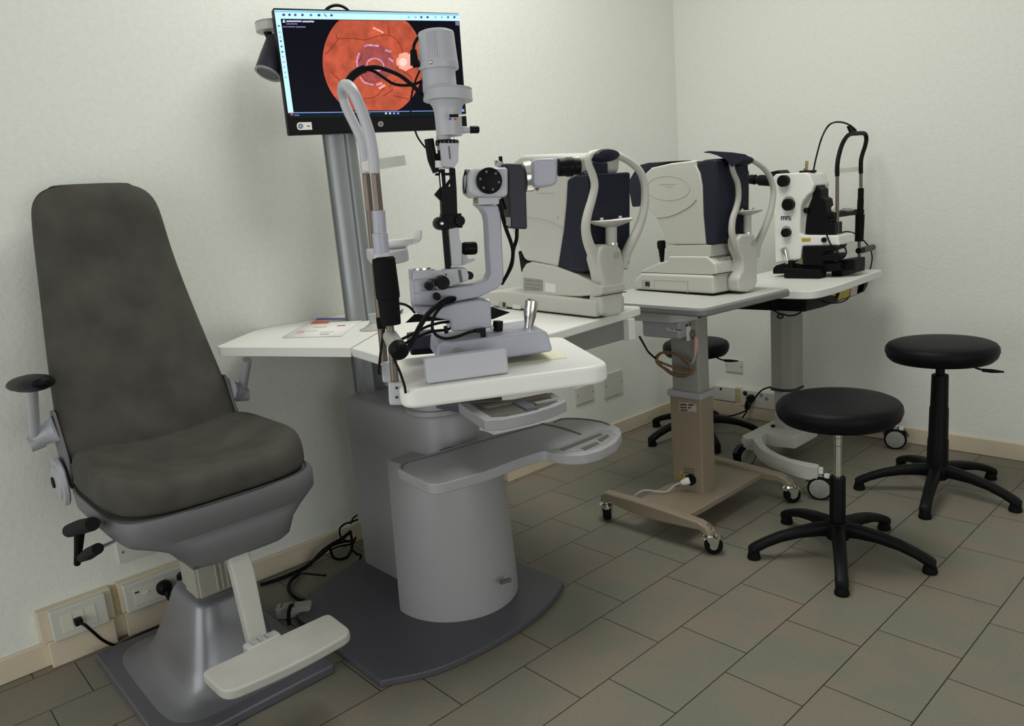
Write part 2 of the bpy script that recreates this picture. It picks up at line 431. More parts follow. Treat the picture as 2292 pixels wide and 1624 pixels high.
def chair():
    t = thing('examination_chair', 'tall grey suede patient chair on a silver pedestal with footrest', 'chair', (0.34, YC, 0))
    # base plate and pedestal
    MB().slab(round_poly([(0.078, 0.368, 0), (0.672, 0.368, 0), (0.672, 0.803, 0), (0.078, 0.803, 0)], 0.012), 0.0, 0.026).build('base_plate', M['silver2'], t, bevel=0.006)
    rg = [(0.115, 0.630, 0.405, 0.770, 0.026), (0.140, 0.605, 0.430, 0.755, 0.030), (0.172, 0.582, 0.456, 0.738, 0.042), (0.198, 0.565, 0.474, 0.726, 0.066), (0.225, 0.555, 0.486, 0.718, 0.10), (0.272, 0.535, 0.508, 0.703, 0.17), (0.310, 0.516, 0.528, 0.690, 0.236), (0.320, 0.508, 0.535, 0.684, 0.250), (0.334, 0.496, 0.545, 0.674, 0.254)]
    MB().loft([sup(*r, n=64, e=5) for r in rg]).build('pedestal', M['silver'], t, sharp=50)
    # ribbed column
    b = MB()
    b.box2((0.348, 0.558, 0.245), (0.484, 0.662, 0.43))
    for k in range(5):
        y = 0.600 + k * 0.013
        b.box2((0.483, y, 0.258), (0.490, y + 0.006, 0.425))
    b.box2((0.395, 0.551, 0.246), (0.476, 0.560, 0.425))
    col = b.build('column', M['pillar'], t, bevel=0.003)
    MB().box2((0.338, 0.547, 0.338), (0.494, 0.670, 0.360)).build('column_collar', M['groove'], col, bevel=0.003)
    # seat shell
    def ring(x0, x1, y0, y1, z, e=6): return sup(x0, x1, y0, y1, z, 64, e)
    sh = [ring(0.212, 0.715, YS - .233, YS + .233, 0.572), ring(0.210, 0.718, YS - .236, YS + .236, 0.562), ring(0.214, 0.716, YS - .234, YS + .234, 0.526), ring(0.230, 0.705, YS - .218, YS + .218, 0.506), ring(0.27, 0.712, YS - .180, YS + .19, 0.492), ring(0.275, 0.712, YS - .140, YS + .165, 0.470), ring(0.275, 0.705, YS - .112, YS + .150, 0.432), ring(0.285, 0.695, YS - .10, YS + .138, 0.422)]
    MB().loft(sh).build('seat_shell', M['shell'], t, sharp=40)
    # seat cushion (saddle)
    def cush(s, h, fx=0.0):
        out = []
        for p in sup(0.206, 0.713, YS - .234, YS + .234, 0, 72, 4.2):
            x = 0.460 + (p.x - 0.460) * s; y = YS + (p.y - YS) * s
            v = (y - YS) / .234; u = (x - 0.235) / 0.478
            k = max(0.0, h) / 0.085
            z = 0.570 + h + k * (0.026 * v * v - 0.012 - 0.022 * math.exp(-((u - 0.5) / .3) ** 2) * (1 - v * v) - 0.03 * max(0, u - .80) ** 2 * 8)
            out.append(Vector((x, y, z)))
        return out
    prof = [(0.985, 0.0), (1.0, 0.012), (1.005, 0.035), (0.995, 0.060), (0.97, 0.078), (0.92, 0.088), (0.80, 0.091), (0.6, 0.089), (0.35, 0.087), (0.12, 0.086)]
    c = MB().loft([cush(s, h) for s, h in prof]).build('seat_cushion', M['uph'], t, sharp=60)
    sub = c.modifiers.new('sub', 'SUBSURF'); sub.levels = 1; sub.render_levels = 1
    MB().tube([p + Vector((0, 0, 0.002)) for p in cush(1.003, 0.0)], 0.003, seg=6, sub=1, closed=True).build('seat_piping', M['seam'], c)
    # backrest
    lv = [(0.600, 0.205, 0.300, .07), (0.64, 0.222, 0.296, .074), (0.72, 0.217, 0.268, .078), (0.80, 0.208, 0.240, .078), (0.90, 0.195, 0.208, .076), (1.00, 0.1815, 0.180, .074), (1.08, 0.1715, 0.160, .072), (1.14, 0.165, 0.150, .072), (1.19, 0.160, 0.150, .080), (1.24, 0.154, 0.150, .084), (1.27, 0.145, 0.146, .082), (1.292, 0.128, 0.138, .074), (1.304, 0.106, 0.130, .062), (1.312, 0.075, 0.120, .044), (1.315, 0.04, 0.110, .02)]
    def bring(z, hw, xf, th):
        out = []; n = 56
        for i in range(n):
            a = 2 * PI * i / n; cc, s_ = math.cos(a), math.sin(a)
            y = hw * math.copysign(abs(s_) ** (2 / 6.0), s_); q = math.copysign(abs(cc) ** (2 / 3.2), cc)
            dish = 0.012 * (1 - (y / hw) ** 2) if q > 0 and z < 1.16 else 0
            x = xf - th / 2 + th / 2 * q - dish * q
            out.append(Vector((x, YC + y, z)))
        return out
    o = MB().loft([bring(*l) for l in lv]).build('backrest', M['uph'], t, sharp=60)
    sub = o.modifiers.new('sub', 'SUBSURF'); sub.levels = 1; sub.render_levels = 1
    def edge(sg):
        out = []
        for z, hw, xf, th in lv:
            a = math.radians(112); y = sg * hw * abs(math.sin(a)) ** (2 / 6.0); q = -abs(math.cos(a)) ** (2 / 3.2)
            out.append(Vector((xf - th / 2 + th / 2 * q * 0.55, YC + y * 1.0, z)))
        return out
    MB().tube(edge(-1)[:-1] + list(reversed(edge(1)[:-1])), 0.0026, seg=6, sub=4).build('seam', M['seam'], o)
    # moulded plastic back shell low on the sides
    for sg in (-1, 1):
        b = MB()
        y = YC + sg * 0.214
        pts = [(0.205, y, 0.60), (0.275, y, 0.56), (0.295, y, 0.62), (0.262, y, 0.70), (0.235, y, 0.76), (0.205, y, 0.76), (0.192, y, 0.68)]
        b.prism(round_poly(pts, 0.012, 3), (0, sg * 0.008, 0))
        b.build('side_plate', M['shell'], t, bevel=0.002)
    # pivot discs
    for sg in (-1, 1):
        d = MB().lathe([(0.0, 0.0), (0.060, 0.0), (0.063, 0.004), (0.059, 0.012), (0.047, 0.014), (0.044, 0.018), (0.037, 0.020), (0, 0.020)], (0.236, YC + sg * 0.228, 0.580), (0, sg, 0)).build('pivot_disc', M['armmet'], t)
        MB().cyl((0.226, YC + sg * 0.246, 0.580), (0.226, YC + sg * 0.252, 0.580), 0.014).build('pivot_cap', M['black'], d)
    # arms
    for sg in (-1, 1):
        yo = YC + sg * 0.265
        b = MB()
        b.tube([(0.235, YC + sg * 0.215, 0.715), (0.225, YC + sg * 0.235, 0.708), (0.214, yo, 0.698)], [0.036, 0.028, 0.022], seg=14)
        b.cyl((0.214, yo + sg * 0.016, 0.686), (0.214, yo - sg * 0.016, 0.692), 0.020)
        br = b.build('arm_bracket', M['armmet'], t)
        MB().cyl((0.212, yo, 0.69), (0.312, yo, 0.842) if sg < 0 else (0.292, yo, 0.80), 0.0125, seg=16).build('arm_post', M['armmet'], t)
        pd = []; kz = 1.0 if sg < 0 else 0.5; dz = 0.0 if sg < 0 else -0.0455
        for (xx, hw, zz, hh) in ((0.195, 0.006, 0.836, 0.004), (0.205, 0.028, 0.838, 0.014), (0.235, 0.040, 0.842, 0.019), (0.30, 0.042, 0.850, 0.021), (0.37, 0.040, 0.858, 0.020), (0.42, 0.032, 0.864, 0.017), (0.446, 0.020, 0.867, 0.011), (0.452, 0.005, 0.868, 0.004)):
            pd.append([Vector((xx, yo + hw * math.cos(2 * PI * k / 20), (zz if sg < 0 else 0.848) + dz + hh * kz * math.sin(2 * PI * k / 20))) for k in range(20)])
        if sg < 0: MB().loft(pd).build('arm_pad', M['vinyl'], t)
    # levers on the left flank
    yl = 0.325
    q = lambda a, b_: pyy(a, b_, yl)
    def hnd(b):
        b.use(M['chrome']); b.tube([pyy(248, 1170, 0.385), pyy(222, 1170, 0.345), q(200, 1175)], 0.006, seg=8, sub=2)
        b.use(M['rubber']); b.tube([q(156, 1187), q(180, 1179), q(207, 1172)], [0.016, 0.017, 0.015], seg=12, sub=3)
        b.tube([q(178, 1186), q(176, 1222), q(173, 1260)], [0.012, 0.010, 0.008], seg=10, sub=3)
    b = MB(); hnd(b); lab(b.build('release_lever', None, t), 'black T-shaped release lever')
    b = MB(); b.use(M['chrome']); b.tube([pyy(253, 1212, 0.385), q(218, 1228)], 0.005, seg=8, sub=1)
    b.use(M['rubber']); b.tube([q(182, 1248), q(200, 1238), q(219, 1227)], [0.010, 0.014, 0.012], seg=12, sub=3)
    lab(b.build('release_lever', None, t), 'black short release lever below')
    # footrest
    b = MB()
    ft = pz(572, 1440, 0.235); ft = Vector((0.735, 0.578, 0.225))
    b.loft([[Vector((x + dx * 0.016, 0.594 + dy * w_, z)) for dx, dy in ((-1, -1), (1, -1), (1, 1), (-1, 1))] for x, z, w_ in ((0.676, 0.44, 0.026), (0.694, 0.38, 0.0255), (0.718, 0.21, 0.0225))])
    arm = b.build('footrest_arm', M['foot'], t, bevel=0.006)
    b = MB()
    b.slab(round_poly([(0.755, 0.448, 0), (0.880, 0.452, 0), (0.896, 0.605, 0), (0.882, 0.760, 0), (0.755, 0.765, 0)], [0.02, 0.035, 0.1, 0.035, 0.02], 6), 0.198, 0.222)
    b.slab(round_poly([(0.722, 0.555, 0), (0.76, 0.555, 0), (0.76, 0.64, 0), (0.722, 0.64, 0)], 0.01, 3), 0.199, 0.224)
    fp = b.build('foot_plate', M['foot'], t, bevel=0.006, bseg=3)
    b = MB()
    for k in range(3): b.box((0.742, 0.575 + k * 0.018, 0.226), (0.02, 0.006, 0.006))
    b.build('foot_hinge', M['armmet'], fp)


chair()


# ------------------------------------------------------------------ refraction unit
SL = VP(1.28, 0.91, 59.5)
ZT = 0.88          # slit lamp table top
ZD = 0.84          # desk top


def unit():
    t = thing('refraction_unit', 'grey cabinet unit carrying white kidney desk, steel pole and swing trays', 'refraction unit', (0.5, 1.25, 0))
    # foot plate with bowed edge
    pts = [pz(a, b, 0.02) for a, b in ((851, 1524), (985, 1492), (1114, 1431), (1200, 1375), (1243, 1332), (1263, 1300))]
    cur = catmull(pts, 6)
    poly = [Vector((0.17, 1.165, 0)), Vector((0.245, 0.945, 0)), Vector((0.36, 0.85, 0))] + [Vector((p.x, p.y, 0)) for p in cur] + [Vector((0.36, 1.515, 0)), Vector((0.245, 1.44, 0)), Vector((0.17, 1.40, 0))]
    MB().slab(poly, 0.0, 0.02).build('base_plate', M['darkpl'], t, bevel=0.005)
    # rear cabinet : stadium plan with round front end
    def plan(z, g=0.0, x1=0.70):
        x0, y0, y1, r = 0.19 + g, 1.183 + g, 1.395 - g, 0.106 - g
        xc = x1 - 0.106
        out = round_poly([(x0, y1, z), (x0, y0, z), (xc, y0, z)], 0.0)
        out = [Vector((x0 + .02, y1, z)), Vector((x0, y1 - .02, z)), Vector((x0, y0 + .02, z)), Vector((x0 + .02, y0, z))]
        yc = (y0 + y1) / 2; R = (y1 - y0) / 2
        for k in range(17):
            a = -PI / 2 + PI * k / 16; out.append(Vector((xc + R * math.cos(a) * 1.0, yc + R * math.sin(a), z)))
        return out
    MB().loft([plan(0.02), plan(0.585), plan(0.598, 0.006), plan(0.605, 0.02)]).build('cabinet', M['cab'], t, sharp=50)
    # front cover, D-shaped, tapering upward
    def dplan(z, k):
        out = []
        cx, cy = 0.60, 1.265; R = 0.2 * k
        for i in range(25):
            a = math.radians(-98 + 8.2 * i)
            out.append(Vector((cx + R * math.cos(a), cy + R * 0.95 * math.sin(a), z)))
        return out
    b = MB().loft([dplan(0.02, 1.0), dplan(0.05, 1.0), dplan(0.30, 0.955), dplan(0.475, 0.92), dplan(0.485, 0.90)])
    fc = b.build('front_cover', M['cab'], t, sharp=50)
    q = pxx(1128, 1300, 0.77)
    b = MB(); b.box(pz(1131, 1300, 0.115), (0.010, 0.034, 0.010), math.radians(-20)); b.build('socket_slot', M['groove'], fc)
    # boss and lift column of the swing arm
    b = MB(); b.lathe([(0.100, 0.60), (0.097, 0.612), (0.086, 0.614), (0.084, 0.62), (0.080, 0.80), (0.06, 0.81)], (0.60, 1.275, 0))
    b.build('lift_column', M['cab'], t)
    # swing arm under the instrument table
    b = MB(); p0 = Vector((0.62, 1.24, 0.80)); p1 = Vector((1.22, 0.95, 0.83))
    b.tube([p0, p1], 0.03, seg=12, sub=1, flat=0.6, up=(0, 0, 1)); b.box((1.26, 0.915, 0.833), (0.16, 0.14, 0.03), math.radians(59.5))
    b.build('swing_arm', M['groove'], t, bevel=0.004)
    # aluminium pole
    b = MB(); cx, cy = 0.19, 1.295
    dv = Vector((0.86, -0.51, 0)); pv = Vector((0.51, 0.86, 0))
    prof = []
    for i in range(40):
        a = 2 * PI * i / 40; r = 0.049
        x = math.cos(a); y = math.sin(a)
        prof.append(dv * (0.047 * math.copysign(abs(x) ** 0.75, x)) + pv * (0.052 * math.copysign(abs(y) ** 0.75, y)))
    b.loft([[Vector((cx, cy, z)) + p for p in prof] for z in (0.60, 1.72)])
    pole = b.build('pole', M['alu'], t, sharp=50)
    for off, dep in ((-0.0455, 0.030), (0.018, 0.0462)):
        g = MB(); c = Vector((cx, cy, 0)) + pv * off + dv * dep
        g.box((c.x, c.y, 1.16), (0.004, 0.0062, 1.105), math.atan2(dv.y, dv.x)); g.build('pole_groove', M['groove'], pole)
    # desk: left wing and main top
    D = lambda l: [pz(a, b_, ZD) for a, b_ in l]
    wing = round_poly(D([(480, 777), (783, 778), (858, 735), (850, 706)]) + [Vector((-0.01, 1.26, ZD)), Vector((-0.01, 1.02, ZD))], [0.035, 0.002, 0.0, 0.0, 0.0, 0.05])
    MB().use(M['desk']).slab(wing, ZD - 0.025, ZD).build('desk_wing', None, t, bevel=0.006, bseg=3)
    main = D([(787, 778), (854, 797)]) + [Vector((0.90, 1.03, ZD)), Vector((0.97, 1.18, ZD)), pz(1236, 744, ZD), pz(1440, 685, ZD), Vector((-0.01, 1.80, ZD)), Vector((-0.01, 1.275, ZD))] + [pz(851, 709, ZD), pz(861, 736, ZD)]
    main = round_poly(main, [0.002, 0.02, 0.05, 0.05, 0.01, 0.03, 0, 0, 0, 0])
    MB().slab(main, ZD - 0.025, ZD).build('desk_top', M['desk'], t, bevel=0.006, bseg=3)
    # apron box under the right end of the desk
    MB().box2((0.45, 1.33, 0.755), (0.965, 1.72, 0.816)).build('desk_apron', M['apron'], t, bevel=0.003)
    MB().box2((0.955, 1.70, 0.752), (0.985, 1.73, 0.816)).build('apron_end', M['white'], t, bevel=0.003)
    # instrument (slit lamp) table
    a = [pz(914, 870, ZT), pz(1337, 820, ZT)]
    d = (a[1] - a[0]); u = Vector((math.cos(math.radians(59.5)), math.sin(math.radians(59.5)), 0)); w = Vector((-u.y, u.x, 0))
    e0 = pz(905, 874, ZT); L = 0.362
    P4 = [e0 - u * 0.006, e0 + u * L, e0 + u * (L + 0.004) + w * 0.335, e0 + w * 0.335 - u * 0.01]
    tb = MB().slab(round_poly(P4, [0.035, 0.045, 0.03, 0.03], 7), ZT - 0.034, ZT).build('instrument_table', M['stab'], t, bevel=0.008, bseg=3)
    # trays
    up = [pz(a_, b_, 0.67) for a_, b_ in ((1025, 901), (1051, 919), (1084, 940), (1124, 938), (1191, 924), (1245, 907), (1268, 896), (1256, 888), (1235, 877), (1150, 893))]
    b = MB(); b.loft([[Vector((p.x, p.y, z)) for p in up] for z in (0.642, 0.67)])
    tr = b.build('upper_tray', M['cab'], t, bevel=0.003)
    c = sum((Vector((p.x, p.y, 0)) for p in up), Vector()) / len(up)
    b = MB()
    ins = [c + (Vector((p.x, p.y, 0)) - c) * 0.80 for p in up]
    b.slab(ins, 0.6695, 0.6712); b.build('tray_recess', M['recess'], tr)
    b = MB().use(M['groove']).box((c.x + .02, c.y, 0.674), (0.03, 0.09, 0.006), math.radians(70)); b.use(M['brownink']).box((c.x - .03, c.y + .02, 0.674), (0.02, 0.18, 0.006), math.radians(-18))
    b.use(M['pgrey']).box((c.x + .045, c.y + .05, 0.675), (0.012, 0.06, 0.006), math.radians(-18)); b.build('tray_insert', None, tr)
    MB().box2((0.70, 1.20, 0.640), (0.86, 1.30, 0.664)).build('tray_bracket', M['groove'], t, bevel=0.003)
    MB().box2((0.64, 1.22, 0.62), (0.90, 1.28, 0.640)).build('tray_bracket', M['groove'], t, bevel=0.003)
    zl = 0.53
    lo = [pz(a_, b_, zl) for a_, b_ in ((886, 1047), (968, 1088), (1085, 1055), (1172, 1022), (1218, 1008), (1235, 1013), (1268, 1018), (1306, 1017), (1345, 1007), (1379, 988), (1392, 968), (1387, 956), (1364, 945), (1330, 938), (1306, 935), (1275, 935), (1250, 938), (1225, 944), (1095, 974), (980, 1009), (897, 1034))]
    lo = round_poly(lo, [0.03, 0.04, 0, 0.02, 0.02, 0.01] + [0.015] * 10 + [0.01, 0, 0, 0, 0.02], 4)
    lt = MB().slab(lo, zl - 0.028, zl).build('lower_tray', M['cab'], t, bevel=0.004)
    b = MB()
    b.tube([pz(a_, b_, zl) for a_, b_ in ((899, 1049), (910, 1036), (990, 1014), (1095, 982), (1213, 949))], 0.0025, seg=6)
    b.tube([pz(a_, b_, zl) for a_, b_ in ((1213, 948), (1255, 957), (1300, 972))], 0.003, seg=6)
    b.tube([pz(a_, b_, zl) for a_, b_ in ((1240, 944), (1262, 937), (1306, 938), (1345, 944), (1364, 951))], 0.003, seg=6)
    b.build('tray_groove', M['groove'], lt)
    b = MB(); b.slab([pz(a_, b_, zl) for a_, b_ in ((1230, 1009), (1348, 963), (1368, 962), (1378, 972), (1362, 990), (1330, 1004), (1280, 1012))], zl - 0.001, zl + 0.001); b.build('tray_recess', M['pgrey'], lt)
    b = MB()
    b.slab([pz(a_, b_, zl) for a_, b_ in ((1252, 1006), (1345, 970), (1348, 974), (1262, 1009))], zl + 0.001, zl + 0.0025)
    b.slab([pz(a_, b_, zl) for a_, b_ in ((1300, 1004), (1335, 990), (1342, 994), (1310, 1008))], zl + 0.001, zl + 0.0025)
    b.slab([pz(a_, b_, zl) for a_, b_ in ((1338, 984), (1360, 973), (1364, 977), (1346, 990))], zl + 0.001, zl + 0.0025)
    b.build('tray_slot', M['groove'], lt)
    b = MB(); b.box2((0.68, 1.20, 0.49), (0.90, 1.30, 0.505)); b.build('tray_bracket', M['groove'], t, bevel=0.003)


unit()


# ------------------------------------------------------------------ monitor on the pole
MN = Vector((math.cos(math.radians(-17.8)) * math.cos(math.radians(-2.75)), math.sin(math.radians(-17.8)) * math.cos(math.radians(-2.75)), math.sin(math.radians(-2.75))))
MC = Vector((0.30, 1.39, 1.602)); MU = Vector((-MN.y, MN.x, 0)).normalized(); MV = MN.cross(MU).normalized()
MW, MH = 0.575, 0.352


def monitor():
    t = thing('monitor', 'wide black monitor showing an orange retina photograph, fixed to steel pole', 'monitor', tuple(MC - MV * MH / 2))
    mtx = Matrix((MU, MV, MN)).transposed()
    MB().box(MC - MN * 0.02, (MW, MH, 0.04), mtx=mtx).build('housing', M['black'], t, bevel=0.004)
    MB().box(MC - MN * 0.075, (0.12, 0.12, 0.08), mtx=mtx).build('wall_bracket', M['groove'], t, bevel=0.004)

    def R(d):
        return lambda a, b: ppl(a, b, MC + MN * d, MN)
    G = {
        'bg': glow('screen_black', (0.0015, 0.0015, 0.006, 1), 1.0), 'bar': glow('screen_white', (0.55, 0.86, 1.0, 1), 1.15),
        'fun': glow('screen_retina', (0.56, 0.100, 0.050, 1), 0.95, 0.30, 30), 'fun2': glow('screen_macula', (0.42, 0.085, 0.085, 1), 0.9, 0.25, 40),
        'ves': glow('screen_vessel', (0.26, 0.03, 0.02, 1), 0.9), 'ring': glow('screen_lilac', (0.72, 0.34, 0.50, 1), 0.95, 0.3, 60),
        'disc': glow('screen_optic', (1.0, 0.45, 0.34, 1), 1.0, 0.12, 60), 'disc2': glow('screen_optic_core', (1.0, 0.72, 0.62, 1), 1.0),
        'ic1': glow('screen_icon_purple', (0.10, 0.05, 0.30, 1), 0.8), 'ic2': glow('screen_icon_navy', (0.03, 0.06, 0.28, 1), 0.8), 'ic3': glow('screen_icon_blue', (0.03, 0.25, 0.45, 1), 0.9),
        'txt': glow('screen_text', (0.7, 0.75, 1.0, 1), 0.9), 'txt2': glow('screen_text_dim', (0.25, 0.25, 0.45, 1), 0.8), 'line': glow('screen_line', (0.30, 0.45, 1.0, 1), 0.8),
        'task': glow('screen_taskbar', (0.002, 0.010, 0.012, 1), 1.0), 'red': glow('screen_red', (0.9, 0.10, 0.05, 1), 0.8), 'pink': glow('screen_pink', (0.8, 0.4, 0.75, 1), 0.9), 'cy': glow('screen_cyan', (0.30, 0.72, 0.95, 1), 0.9),
    }
    b = MB()
    def quad(k, pts, d):
        b.use(G[k]); f = R(d); vs = [b.bm.verts.new(f(*p)) for p in pts]; b.face(vs, False)
    def strip(k, pts, wpx, d, sub=5):
        b.use(G[k]); f = R(d); P = catmull([Vector((p[0], p[1], 0)) for p in pts], sub) if len(pts) > 2 else [Vector((p[0], p[1], 0)) for p in pts]
        prev = None
        for i, p in enumerate(P):
            dd = (P[min(i + 1, len(P) - 1)] - P[max(i - 1, 0)]).normalized(); n = Vector((-dd.y, dd.x, 0)) * wpx / 2 * (1 + 0.25 * math.sin(i * 2.3))
            cur = [b.bm.verts.new(f(p.x + n.x, p.y + n.y)), b.bm.verts.new(f(p.x - n.x, p.y - n.y))]
            if prev: b.face([prev[0], prev[1], cur[1], cur[0]], False)
            prev = cur
    def disc(k, cx, cy, rx, ry, d, y0=-1e9, y1=1e9, n=56, jit=0.0):
        pts = []
        for i in range(n):
            a = 2 * PI * i / n; j = 1 + jit * (random.random() - .5)
            pts.append((cx + rx * j * math.cos(a), min(max(cy + ry * j * math.sin(a), y0), y1)))
        quad(k, pts, d)
    quad('bg', [(614, 23), (1025, 33), (1040, 262), (646, 265)], 0.0004)
    quad('bar', [(613.5, 22), (1027, 31), (1029, 47), (628, 42)], 0.0007)
    quad('cy', [(614, 23), (1027, 32), (1027, 35), (615, 27)], 0.0008)
    quad('bar', [(613.5, 22), (628, 41), (657, 252), (645, 253)], 0.0008)
    # retina, clipped above and below by the viewer
    pts = []
    for i in range(80):
        a = 2 * PI * i / 80
        x = 835 + 113 * math.cos(a) + 2 * math.sin(a); y = 138 + 124 * math.sin(a)
        pts.append((x, min(max(y, 44.5 + (x - 720) * 0.012), 247)))
    quad('fun', pts, 0.0007)
    disc('fun2', 838, 140, 42, 42, 0.0009, jit=0.15)
    disc('fun', 838, 141, 17, 13, 0.0012)
    for pl in ([(752, 78), (758, 86), (790, 86), (818, 89), (845, 81), (872, 79), (890, 92), (903, 118)], [(758, 86), (745, 104), (728, 122)], [(868, 60), (872, 79)], [(805, 223), (840, 216), (860, 196)], [(870, 195), (885, 180)], [(858, 215), (880, 200)], [(806, 165), (825, 184), (850, 180)], [(880, 214), (905, 219), (922, 226)], [(740, 160), (760, 180), (775, 205)], [(905, 160), (918, 172), (924, 188)], [(812, 120), (803, 140)]):
        strip('ves', pl, 1.6, 0.0013)
    for pl in ([(804, 118), (799, 135), (800, 150)], [(815, 104), (825, 101), (848, 103)], [(862, 112), (876, 116)], [(806, 172), (815, 184), (836, 190)], [(842, 190), (856, 186)], [(870, 130), (880, 138)]):
        strip('ring', pl, 4, 0.0014)
    strip('ring', [(821, 146), (823, 138), (834, 131), (848, 133), (857, 141), (858, 150), (848, 158), (832, 158), (823, 152)], 3.2, 0.0015)
    strip('disc', [(848, 198), (862, 190)], 5, 0.0015)
    strip('disc', [(835, 62), (852, 70), (858, 74)], 4, 0.0015)
    disc('disc', 907, 138, 19, 20, 0.0012, jit=0.2); disc('disc2', 902, 139, 9, 9, 0.0014, jit=0.1)
    # tool icons
    for i, (x, k) in enumerate(((635, 'ic1'), (648, 'ic2'), (661, 'ic1'), (677, 'ic2'), (696, 'ic3'), (714, 'ic2'), (728, 'ic2'), (742, 'ic1'))):
        y = 33 + (x - 635) * 0.012
        if i in (0, 5): quad(k, [(x - 3, y - 2.5), (x + 3, y - 2.4), (x + 3, y + 2.6), (x - 3, y + 2.5)], 0.0012)
        elif i == 6: strip(k, [(x - 3, y - 3), (x + 3, y + 3)], 1.8, 0.0012)
        else: disc(k, x, y, 3, 2.7, 0.0012, n=14)
    for x, k in ((915, 'cy'), (930, 'cy'), (943, 'ic2'), (957, 'ic2'), (975, 'cy'), (989, 'cy'), (1003, 'ic3'), (1017, 'ic2')):
        disc(k, x, 38.5, 2.6, 2.6, 0.0012, n=12)
    for i, (y, k) in enumerate(((58, 'ic3'), (72, 'pink'), (83, 'cy'), (92, 'ic3'), (104, 'ic3'), (116, 'ic3'), (127, 'cy'), (139, 'pink'), (150, 'cy'), (162, 'cy'), (173, 'cy'))):
        x = 623 + (y - 50) * 0.135; disc(k, x, y, 2.6, 2.2, 0.0012, n=10)
    # illegible text lines
    quad('txt', [(632, 50.5), (634, 44), (637, 44), (639, 50.8)], 0.0012)
    for x0, x1, y, k, w in ((641, 675, 47.5, 'txt', 3.4), (677, 703, 48.2, 'txt', 3.4), (641, 666, 53.5, 'txt2', 2.6), (633, 644, 59.8, 'txt2', 2.4), (645, 661, 59.9, 'txt2', 2.6), (663, 684, 60.3, 'txt2', 3.0)):
        strip(k, [(x0 + i * (x1 - x0) / 8, y + (0.35 if i % 2 else -0.35)) for i in range(9)], w, 0.0012, 2)
    quad('line', [(646, 251.5), (1037, 246.5), (1037, 248), (646, 253.5)], 0.0012)
    quad('task', [(646, 253.5), (1038, 248.5), (1040, 260), (648, 264)], 0.0010)
    disc('red', 653, 256, 3, 2.6, 0.0013, n=12); strip('txt2', [(658, 257.5), (670, 257.8)], 2.2, 0.0013, 1)
    for x, k in ((864, 'txt'), (873, 'txt'), (882, 'line'), (891, 'line')): disc(k, x, 253.5, 2.8, 2.4, 0.0013, n=10)
    strip('txt2', [(815, 254), (829, 254)], 2.0, 0.0013, 1)
    quad('line', [(1031, 244), (1039, 243.7), (1039.4, 250), (1031.4, 250)], 0.0014)
    quad('txt2', [(1019, 48), (1029, 48.2), (1029.5, 57), (1019.5, 56.6)], 0.0012)
    s = b.build('screen', None, t)
    # logo roundel and energy sticker on the lower bezel
    b = MB(); f = R(0.0012)
    b.use(M['pgrey']).prism([ppl(852 + 6.3 * math.cos(a), 277.5 + 6.3 * math.sin(a), MC + MN * 0.0002, MN) for a in [2 * PI * i / 24 for i in range(24)]], MN * 0.0008)
    b.use(M['ink'])
    for (x0, y0, x1, y1) in ((850.5, 273.5, 849, 279.5), (850, 276.5, 852.5, 278), (852.5, 276, 851.2, 281.5), (853.6, 275.6, 852.2, 281.4), (853.6, 275.6, 855.5, 276.4), (855.5, 276.4, 854.6, 279.4)):
        P = [(x0, y0), (x1, y1)]; dd = Vector((x1 - x0, y1 - y0)).normalized(); n = Vector((-dd.y, dd.x)) * 0.45
        vs = [b.bm.verts.new(f(x0 + n.x, y0 + n.y)), b.bm.verts.new(f(x0 - n.x, y0 - n.y)), b.bm.verts.new(f(x1 - n.x, y1 - n.y)), b.bm.verts.new(f(x1 + n.x, y1 + n.y))]; b.face(vs, False)
    b.build('logo', None, t)
    b = MB(); f = R(0.0008)
    b.use(M['paper']); b.face([b.bm.verts.new(f(*p)) for p in ((669, 273.5), (697, 273), (699, 290), (670, 291), (665.5, 288), (664, 280), (666, 275.5))], False)
    b.use(M['slate']); f2 = R(0.0012)
    ring = [(673 + r * math.cos(a), 282 + r * math.sin(a)) for r in (5.4, 3.9) for a in [2 * PI * i / 20 for i in range(20)]]
    V = [b.bm.verts.new(f2(*p)) for p in ring]
    for i in range(20): b.face([V[i], V[(i + 1) % 20], V[20 + (i + 1) % 20], V[20 + i]], False)
    b.use(M['bpad']); b.face([b.bm.verts.new(f2(673 + 3.8 * math.cos(a), 282 + 3.8 * math.sin(a))) for a in [2 * PI * i / 16 for i in range(16)]], False)
    b.use(M['slate']); b.face([b.bm.verts.new(f2(*p)) for p in ((686, 281.5), (694, 280.5), (692, 283.5), (690, 283.5))], False)
    b.build('sticker', None, t)
    # cable loop above, little strap below
    c = lambda a, b_: ppl(a, b_, MC - MN * 0.05, MN)
    b = MB(); b.tube([c(722, 40), c(730, 22), c(745, 13), c(762, 13), c(778, 22), c(790, 40)], 0.0045, seg=8); lab(b.build('video_cable', M['cable'], t), 'black cable looping over the top edge')
    b = MB(); b.tube([c(797, 290), c(793, 300), c(790, 308), c(794, 310)], 0.004, seg=6, flat=0.4); b.build('strap_end', M['cable'], t)


monitor()


